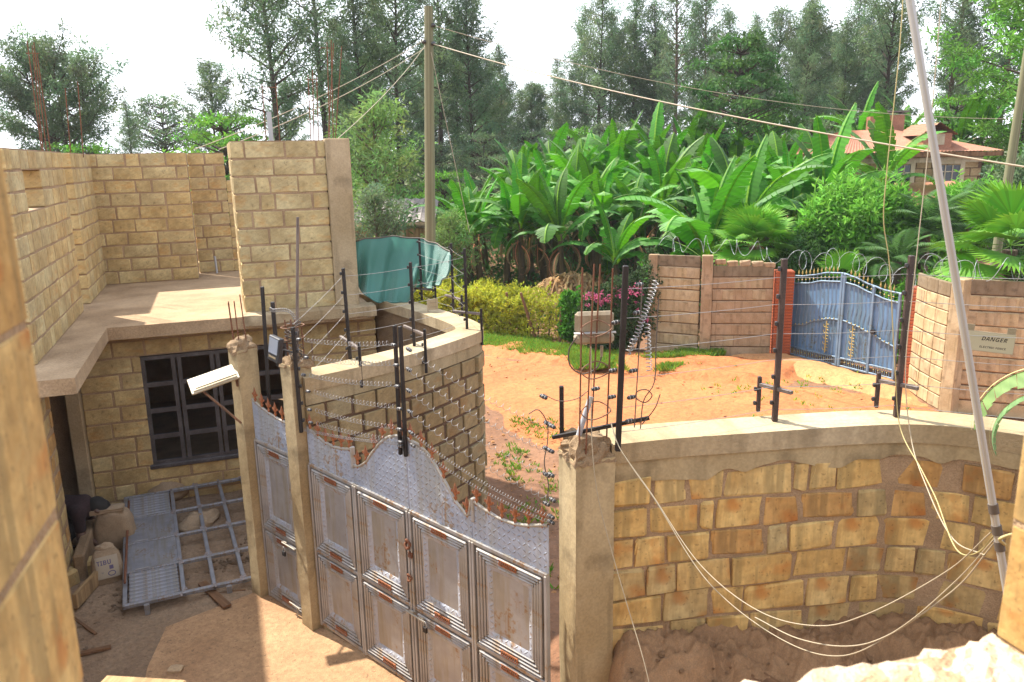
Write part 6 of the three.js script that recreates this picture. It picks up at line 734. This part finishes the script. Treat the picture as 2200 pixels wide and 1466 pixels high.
// ---------------------------------------------------------------- things in the yard
{ // welded door frame laid flat
  const t = thing('steel_door_frame', 'new welded steel grille door lying flat on the rubble under the window', 'grille door', [-3.98, 0.13, -7.28], TH); t.rotation.set(0.03, TH + 0.085, 0, 'YXZ');
  const xs = [0, 0.56, 0.86, 1.16, 1.46], zs = [0, -0.68, -1.37, -2.05, -2.74], s = 0.045; for (const x of xs) part('long_bar', [cbox(s, s, 2.74 + s, 0.006).translate(x, 0, -1.37)], M['grille steel'], t); for (const z of zs) part('cross_bar', [cbox(1.46 + s, s * 0.96, s, 0.006).translate(0.73, 0.004, z)], M['grille steel'], t);
  for (let k = 0; k < 4; k++) { const z = (zs[k] + zs[k + 1]) / 2; if (k === 0 || k === 3) { const g = []; for (let q = 0; q < 8; q++) g.push(cbox(0.49, 0.026, 0.06, 0.012).translate(0.28, 0.012, z - 0.27 + q * 0.077)); part('ribbed_sheet', g, M['grille steel'], t); } else part('flat_sheet', [box(0.515, 0.008, 0.62, 0.28, 0.014, z)], M['grille steel'], t); }
  const r = RNG(14); for (const x of xs.slice(1)) for (const z of zs) { const g = []; for (let k = 0; k < 4; k++) g.push(box(r.r(0.01, 0.03), 0.004, r.r(0.03, 0.08), x + r.r(-0.03, 0.03), 0.0285, z + r.r(-0.06, 0.06), r.r(-0.3, 0.3))); part('weld_mark', g, M['weld white'], t); } for (const z of [-0.06, -0.62]) part('weld_mark', [0, 1, 2, 3, 4].map((k) => box(0.012, 0.004, 0.07, 0.06 + 0.11 * k, 0.0295, z)), M['weld white'], t);
  for (const x of [0.2, 1.0]) part('foot', [box(0.05, 0.12, 0.05, x, -0.06, 0.04)], M['grille steel'], t); for (const z of [-0.68, -1.37, -2.05]) part('hinge', [bar([0.1, 0.03, z], [0.24, 0.03, z], 0.016)], M['grille steel'], t);
  single('copper_rod', [bar([-4.12, 0.22, -7.6], [-4.95, 0.3, -9.5], 0.014)], M.rust, 'rusty rod lying along the left side of the grille door', 'rod');
}
function sackGeo(w, h, d, seed) { const g = new THREE.SphereGeometry(1, 26, 20), p = g.attributes.position, e = (v, k) => Math.sign(v) * pow(abs(v), k); for (let i = 0; i < p.count; i++) { const x = p.getX(i), y = p.getY(i), z = p.getZ(i); p.setXYZ(i, e(x, 0.55) * w / 2 * (1 - 0.12 * y), e(y, 0.62) * h / 2, e(z, 0.65) * d / 2 * (1 - 0.18 * y)); } return rough(g.toNonIndexed(), 0.022, 7, seed); }
{
  const s1 = thing('sack', 'plump white sack with purple print standing on the rubble', 'sack', [-4.52, 0.0, -8.02], 0.55, 'sacks in the yard'); const b = part('body', sackGeo(0.42, 0.56, 0.26, 5).rotateX(-0.28).translate(0, 0.26, 0), M.sack, s1); part('gathered_top', [rough(new THREE.SphereGeometry(0.09, 14, 10).scale(1.5, 0.6, 0.9), 0.03, 14, 3).translate(0.02, 0.53, -0.09)], M.sack, s1);
  const map = canvasSign(256, 256, (x, w, h) => { x.fillStyle = '#d2cabb'; x.fillRect(0, 0, w, h); x.fillStyle = '#7a72a0'; x.font = 'bold 74px sans-serif'; x.fillText('TIBU', 12, 96); x.fillRect(150, 112, 46, 44); x.lineWidth = 9; x.strokeStyle = '#6a5f9a'; x.beginPath(); x.ellipse(170, 205, 40, 26, 0, 0, 7); x.stroke(); x.font = '22px sans-serif'; x.fillText('50', 54, 190); });
  const pm = mat('sack print', [0.52, 0.48, 0.43], { map, roughness: 0.9 }), pg = new THREE.PlaneGeometry(0.3, 0.32, 14, 14), q = pg.attributes.position; for (let i = 0; i < q.count; i++) { const x = q.getX(i) / 0.21, y = q.getY(i) / 0.28; q.setZ(i, 0.132 * pow(max(0, 1 - pow(abs(x), 3.2)), 0.45) * (1 - 0.2 * y) * pow(max(0, 1 - pow(abs(y), 3.4)), 0.4) + 0.016); } pg.computeVertexNormals(); pg.rotateX(-0.28); pg.translate(0, 0.27, 0.01); part('print', pg, pm, s1); s1.scale.setScalar(0.74);
  const s2 = thing('sack', 'beige sack slumped behind the printed one beside the grille door', 'sack', [-4.80, 0.02, -8.80], 0.3, 'sacks in the yard'); part('body', sackGeo(0.44, 0.52, 0.3, 9).translate(0, 0.25, 0), M.sack, s2); part('folded_mouth', [rough(new THREE.BoxGeometry(0.36, 0.05, 0.2, 10, 2, 6), 0.02, 9, 4).translate(-0.04, 0.51, 0)], M.sack, s2);
  const s3 = thing('sack', 'crumpled empty sack under the open squares of the grille door', 'sack', [-4.0, 0.02, -9.3], 1.0, 'sacks in the yard'); part('body', rough(new THREE.SphereGeometry(0.3, 20, 14).scale(1, 0.28, 0.6), 0.05, 8, 6).translate(0, 0.07, 0), M.sack, s3);
  const s4 = thing('sack', 'pale sack heap against the wall below the window', 'sack', [-4.75, 0.02, -10.15], 0.6, 'sacks in the yard'); part('body', rough(new THREE.SphereGeometry(0.3, 20, 14).scale(1, 0.55, 0.6), 0.05, 7, 8).translate(0, 0.13, 0), M.sack, s4);
}
{ // rubble, laths, stones
  const r = RNG(61), g = [], ico = new THREE.IcosahedronGeometry(1, 0); for (let i = 0; i < 2600; i++) { const a = r(), x = lerp(-4.9, -2.6, r()) , z = lerp(-9.6, -5.6, r()), dens = noise3(x * 1.1 + 20, z * 1.1 + 20, 1, 9) + (z > -7 && x > -3.3 ? -0.6 : 0) + (z < -7.2 ? 0.15 : 0); if (dens < 0.42) continue; const s = 0.008 + 0.028 * pow(r(), 3), q = ico.clone(); q.scale(s * r.r(0.7, 1.5), s * r.r(0.4, 0.9), s * r.r(0.7, 1.4)); q.rotateY(r() * 6); q.translate(x, 0.02 + s * 0.3, z); g.push(q); }
  single('rubble', g, M['yard rubble'], 'loose stone chips and gravel scattered over the yard', 'rubble', null, 'stuff');
  const lath = (l, a, b, w, h, m) => single('lath', [beam(a, b, w, h)], m, l, 'timber', 'offcuts in the yard'); lath('reddish timber lath beside the left pillar foot', [-3.42, 0.06, -7.85], [-2.95, 0.10, -7.3], 0.09, 0.03, M['timber dark']); lath('thin curved stick on the gravel at the left', [-4.5, 0.04, -7.25], [-4.12, 0.04, -6.95], 0.03, 0.02, M['timber dark']); lath('short split board on the gravel at the lower left', [-4.1, 0.05, -6.62], [-3.86, 0.05, -6.72], 0.05, 0.03, M['timber dark']); lath('twig on the rubble before the grille door', [-3.35, 0.04, -7.62], [-2.9, 0.05, -7.7], 0.02, 0.02, M['timber dark']);
  single('stone', [rough(new THREE.BoxGeometry(0.12, 0.08, 0.09, 3, 3, 3), 0.012, 9, 3).translate(-3.07, 0.06, -6.3)], M['concrete floor'], 'pale broken stone at the bottom of the yard', 'stone');
  const bl = (l, x, z, y, t) => { const o = single('loose_block', [cbox(0.3, 0.19, 0.2, 0.02, 0.01, RNG(floor(x * -100)))], stoneSet[1], l, 'block', 'loose blocks by the doorway'); o.position.set(x, y, z); o.rotation.y = t; }; bl('loose yellow block lying at the doorway threshold', -4.86, -8.15, 0.1, 0.4); bl('upper loose block beside the doorway threshold', -4.93, -7.85, 0.12, 1.2);
  single('board', [beam([-4.62, 0.1, -8.45], [-4.52, 0.16, -7.35], 0.05, 0.16)], M.timber, 'grey board on edge along the doorway side', 'timber');
  single('plank', [cbox(0.27, 0.045, 1.75, 0.006).rotateY(-0.12).translate(-1.27, 2.915, -1.33)], M.timber, 'bright timber plank jutting out below the window at lower left', 'plank');
  single('plank', [beam([1.52, 0.98, -4.98], [2.25, 0.78, -4.35], 0.15, 0.035)], M['timber dark'], 'brown plank lying on the earth below the stone wall', 'plank');
  const sh = []; for (let i = 0; i < 7; i++) sh.push(beam([1.62 + 0.075 * i, 1.02 + (i % 2) * 0.02, -4.62 + 0.03 * i], [1.75 + 0.075 * i, 0.98 + (i % 2) * 0.02, -3.9 + 0.03 * i], 0.08, 0.008, i % 2 ? 0.35 : -0.35)); single('metal_sheet', sh, M['bright sheet'], 'shiny crumpled roofing sheet at the bottom of the stone wall', 'metal sheet');
}
{ // small stones and clods on the road and the bank
  const r = RNG(71), g = [], ico = new THREE.IcosahedronGeometry(1, 0); for (let i = 0; i < 1500; i++) { const bank = i < 700, x = bank ? r.r(-0.5, 2.2) : r.r(-1, 8), z = bank ? r.r(-13, -6.3) : r.r(-18, -11.5); if (!bank && noise3(x * 0.9 + 20, z * 0.9 + 20, 1, 19) < 0.45) continue; const s = 0.007 + 0.024 * pow(r(), 4), q = ico.clone(); q.scale(s * r.r(0.7, 1.5), s * r.r(0.5, 0.9), s * r.r(0.7, 1.4)); q.rotateY(r() * 6); q.translate(x, (bank ? 0.06 : 0.03) + s * 0.4, z); g.push(q); }
  single('pebbles', g, M['soil pale'], 'small orange stones and clods strewn on the earth road', 'pebbles', null, 'stuff');
  const c = []; for (let i = 0; i < 420; i++) { const x = r.r(0.75, 4.2), z = r.r(-5.0, -3.3), q = -z - 3.2, y = 0.02 + 1.05 * sstep(0.2, 2.0, q) + 0.12 * (noise3(x * 2.6 + 30, z * 2.6 + 30, 1, 8) - 0.5) + 0.08 * (noise3(x * 7 + 30, z * 7 + 30, 2, 9) - 0.5) + 0.06 * sstep(0.8, 2, q) * sin(x * 2.1), s = 0.008 + 0.022 * pow(r(), 3), o = new THREE.IcosahedronGeometry(s, 0); o.scale(r.r(0.7, 1.4), r.r(0.6, 1), r.r(0.7, 1.3)); o.rotateY(r() * 6); o.translate(x, y + s * 0.2, z); c.push(o); }
  single('clods', c, M.mud, 'crumbly clods and chips on the earth heap below the stone wall', 'clods', null, 'stuff');
}
// ---------------------------------------------------------------- worker bending at the doorway
function sdfMesh(bones, k, cell, pad = 0.04) { // tapered capsules joined by a smooth minimum, meshed by marching cubes
  const lo = V3(1e9, 1e9, 1e9), hi = V3(-1e9, -1e9, -1e9); for (const [a, b, ra, rb] of bones) for (const [p, q] of [[a, ra], [b, rb]]) { lo.min(V3(p[0] - q - pad, p[1] - q - pad, p[2] - q - pad)); hi.max(V3(p[0] + q + pad, p[1] + q + pad, p[2] + q + pad)); }
  const half = max(hi.x - lo.x, hi.y - lo.y, hi.z - lo.z) / 2, res = min(110, Math.ceil((2 * half) / cell) + 4), mid = lo.clone().add(hi).multiplyScalar(0.5), mc = new MarchingCubes(res, new THREE.MeshBasicMaterial(), false, false, 120000);
  const f = (x, y, z) => { let d = 1e9; for (const [a, b, ra, rb] of bones) { const bx = b[0] - a[0], by = b[1] - a[1], bz = b[2] - a[2], px = x - a[0], py = y - a[1], pz = z - a[2], t = clamp((px * bx + py * by + pz * bz) / (bx * bx + by * by + bz * bz + 1e-9)), q = hypot(px - t * bx, py - t * by, pz - t * bz) - lerp(ra, rb, t), h = clamp(0.5 + (0.5 * (d - q)) / k); d = d > 1e8 ? q : lerp(d, q, h) - k * h * (1 - h); } return d; };
  mc.isolation = 0; for (let z = 0; z < res; z++) for (let y = 0; y < res; y++) for (let x = 0; x < res; x++) mc.field[x + y * res + z * res * res] = -f(mid.x + ((x - res / 2) / (res / 2)) * half, mid.y + ((y - res / 2) / (res / 2)) * half, mid.z + ((z - res / 2) / (res / 2)) * half); mc.update();
  const n = mc.count ?? mc.geometry.drawRange.count, P = mc.positionArray.slice(0, n * 3), N = mc.normalArray.slice(0, n * 3); for (let i = 0; i < n; i++) { P[3 * i] = P[3 * i] * half + mid.x; P[3 * i + 1] = P[3 * i + 1] * half + mid.y; P[3 * i + 2] = P[3 * i + 2] * half + mid.z; } const g = new THREE.BufferGeometry(); g.setAttribute('position', new THREE.BufferAttribute(new Float32Array(P), 3)); g.computeVertexNormals(); let q = mergeVertices(g.deleteAttribute('normal'), 1e-5); q.computeVertexNormals(); return uvBox(q.toNonIndexed());
}
{ // local axes: x forward (where the worker faces), y up, z to the worker's right; feet at the origin
  const t = thing('person', 'person in a dark plum shirt bending down at the doorway', 'person', [-5.50, -0.02, -8.62], 0.25);
  const legs = [-1, 1].flatMap((s) => [[[0, 0.50, s * 0.09], [0.30, 0.40, s * 0.14], 0.095, 0.07], [[0.30, 0.40, s * 0.14], [0.08, 0.08, s * 0.12], 0.068, 0.045], [[0.08, 0.06, s * 0.12], [0.26, 0.03, s * 0.14], 0.045, 0.032]]), torso = [[[0, 0.52, 0], [0.20, 0.62, 0], 0.13, 0.13], [[0.20, 0.62, 0], [0.40, 0.60, 0], 0.13, 0.14], [[0.39, 0.61, -0.15], [0.39, 0.61, 0.15], 0.075, 0.075]];
  const arms = [-1, 1].flatMap((s) => [[[0.40, 0.59, s * 0.17], [0.42, 0.33, s * 0.22], 0.055, 0.045], [[0.42, 0.33, s * 0.22], [0.53, 0.19, s * 0.13], 0.043, 0.03]]), dn = -0.20, dx = -0.02, neck = [[[0.41, 0.62, 0], [0.54, 0.60, 0], 0.06, 0.055]], mv = (l) => l.map(([p, q, r1, r2]) => [[p[0] + dx, p[1] + dn, p[2]], [q[0] + dx, q[1] + dn, q[2]], r1, r2]), head = mv([[[0.60, 0.79, 0], [0.66, 0.74, 0], 0.098, 0.088], [[0.70, 0.69, 0], [0.66, 0.665, 0], 0.05, 0.045]]);
  const face = mv([[[0.745, 0.71, 0], [0.762, 0.70, 0], 0.014, 0.016], [[0.60, 0.77, -0.098], [0.62, 0.76, -0.104], 0.02, 0.016], [[0.60, 0.77, 0.098], [0.62, 0.76, 0.104], 0.02, 0.016]]);
  const hand = (s) => { const b = V3(0.535, 0.175, s * 0.125), o = [[[b.x, b.y, b.z], [b.x + 0.03, b.y - 0.05, b.z - s * 0.01], 0.028, 0.034]]; for (let k = 0; k < 4; k++) { const z = b.z - s * 0.01 + (k - 1.5) * 0.02, l = [0.06, 0.07, 0.065, 0.05][k]; o.push([[b.x + 0.04, b.y - 0.06, z], [b.x + 0.065, b.y - 0.06 - l * 0.55, z], 0.0095, 0.0085], [[b.x + 0.065, b.y - 0.06 - l * 0.55, z], [b.x + 0.05, b.y - 0.06 - l, z], 0.0085, 0.007]); } o.push([[b.x + 0.02, b.y - 0.03, b.z - s * 0.03], [b.x + 0.06, b.y - 0.075, b.z - s * 0.045], 0.012, 0.009]); return o; };
  part('body', [sdfMesh([...legs.slice(0, 0), ...torso, ...legs, ...arms, ...neck], 0.05, 0.014), sdfMesh([...head, ...face, ...neck], 0.02, 0.006), sdfMesh(hand(-1), 0.008, 0.004, 0.02), sdfMesh(hand(1), 0.008, 0.004, 0.02)], M.skin, t);
  const fat = (l, e) => l.map(([a, b, r1, r2]) => [a, b, r1 + e, r2 + e]); part('shirt', sdfMesh([...fat(torso, 0.012), ...[-1, 1].map((s) => [[0.40, 0.59, s * 0.17], [0.415, 0.42, s * 0.205], 0.07, 0.064])], 0.05, 0.012), M.shirt, t); part('trousers', sdfMesh([...[-1, 1].flatMap((s) => [[[0, 0.51, s * 0.07], [0.30, 0.40, s * 0.14], 0.112, 0.085], [[0.30, 0.40, s * 0.14], [0.08, 0.10, s * 0.12], 0.083, 0.066]])], 0.05, 0.014), M.trousers, t);
  part('hair', sdfMesh(mv([[[0.585, 0.81, 0], [0.64, 0.775, 0], 0.102, 0.094]]), 0.02, 0.008), M.hair, t); for (const s of [-1, 1]) part('eye', [new THREE.SphereGeometry(0.009, 8, 6).translate(0.722, 0.535, s * 0.034).toNonIndexed()], M.hair, t); part('mouth', [new THREE.SphereGeometry(0.022, 8, 6).scale(0.4, 0.35, 1).translate(0.708, 0.465, 0).toNonIndexed()], M.trousers, t);
}
// ---------------------------------------------------------------- the near window the view is taken through
{
  const w = thing('near_window_wall', 'near yellow stone window jambs and pale mortar sill framing the view', 'wall'), P = path([[1.7, -1.371], [-1.7, -0.429]]);
  blockWall(w, 'wall', P, { y0: 2.55, rows: 13, rowH: 0.2, len: 0.34, joint: 0.007, thick: 0.2, seed: 91, chamfer: 0.003, jit: 0.001, proud: 0.002, endInset: 0.002, openings: [[0.985, 2.257, 3.74, 6]], set: nearSet });
  const g = new THREE.BoxGeometry(1.25, 0.04, 0.205, 90, 4, 20); part('sill', rough(g, 0.016, 26, 5, 0.3).rotateY(0.2702).translate(P.at(1.62).x + 0.0267, 3.735, P.at(1.62).z + 0.098), M['sill mortar'] ?? mat('sill mortar', [0.88, 0.85, 0.80], { map: T.mortar, bumpMap: T.bumpFine, bumpScale: 0.006 }), w);
  // the rest of the front this window belongs to, below and beside it
  part('facade', [box(3.4, 2.54, 0.2, 0, 1.27, 0).rotateY(0.2702).translate(0.027, 0, -0.80), box(1.0, 5.1, 0.2, 0, 2.55, 0).rotateY(0.2702).translate(2.18, 0, -1.405), box(1.3, 5.1, 0.2, 0, 2.55, 0).rotateY(0.2702).translate(-2.26, 0, -0.16), box(0.2, 5.1, 3, 2.75, 2.55, 0.6).rotateY(0.2702), box(0.2, 5.1, 4, -2.6, 2.55, 2.4).rotateY(0.2702)], M.mortar, w);
}

renderer.render(scene, camera);
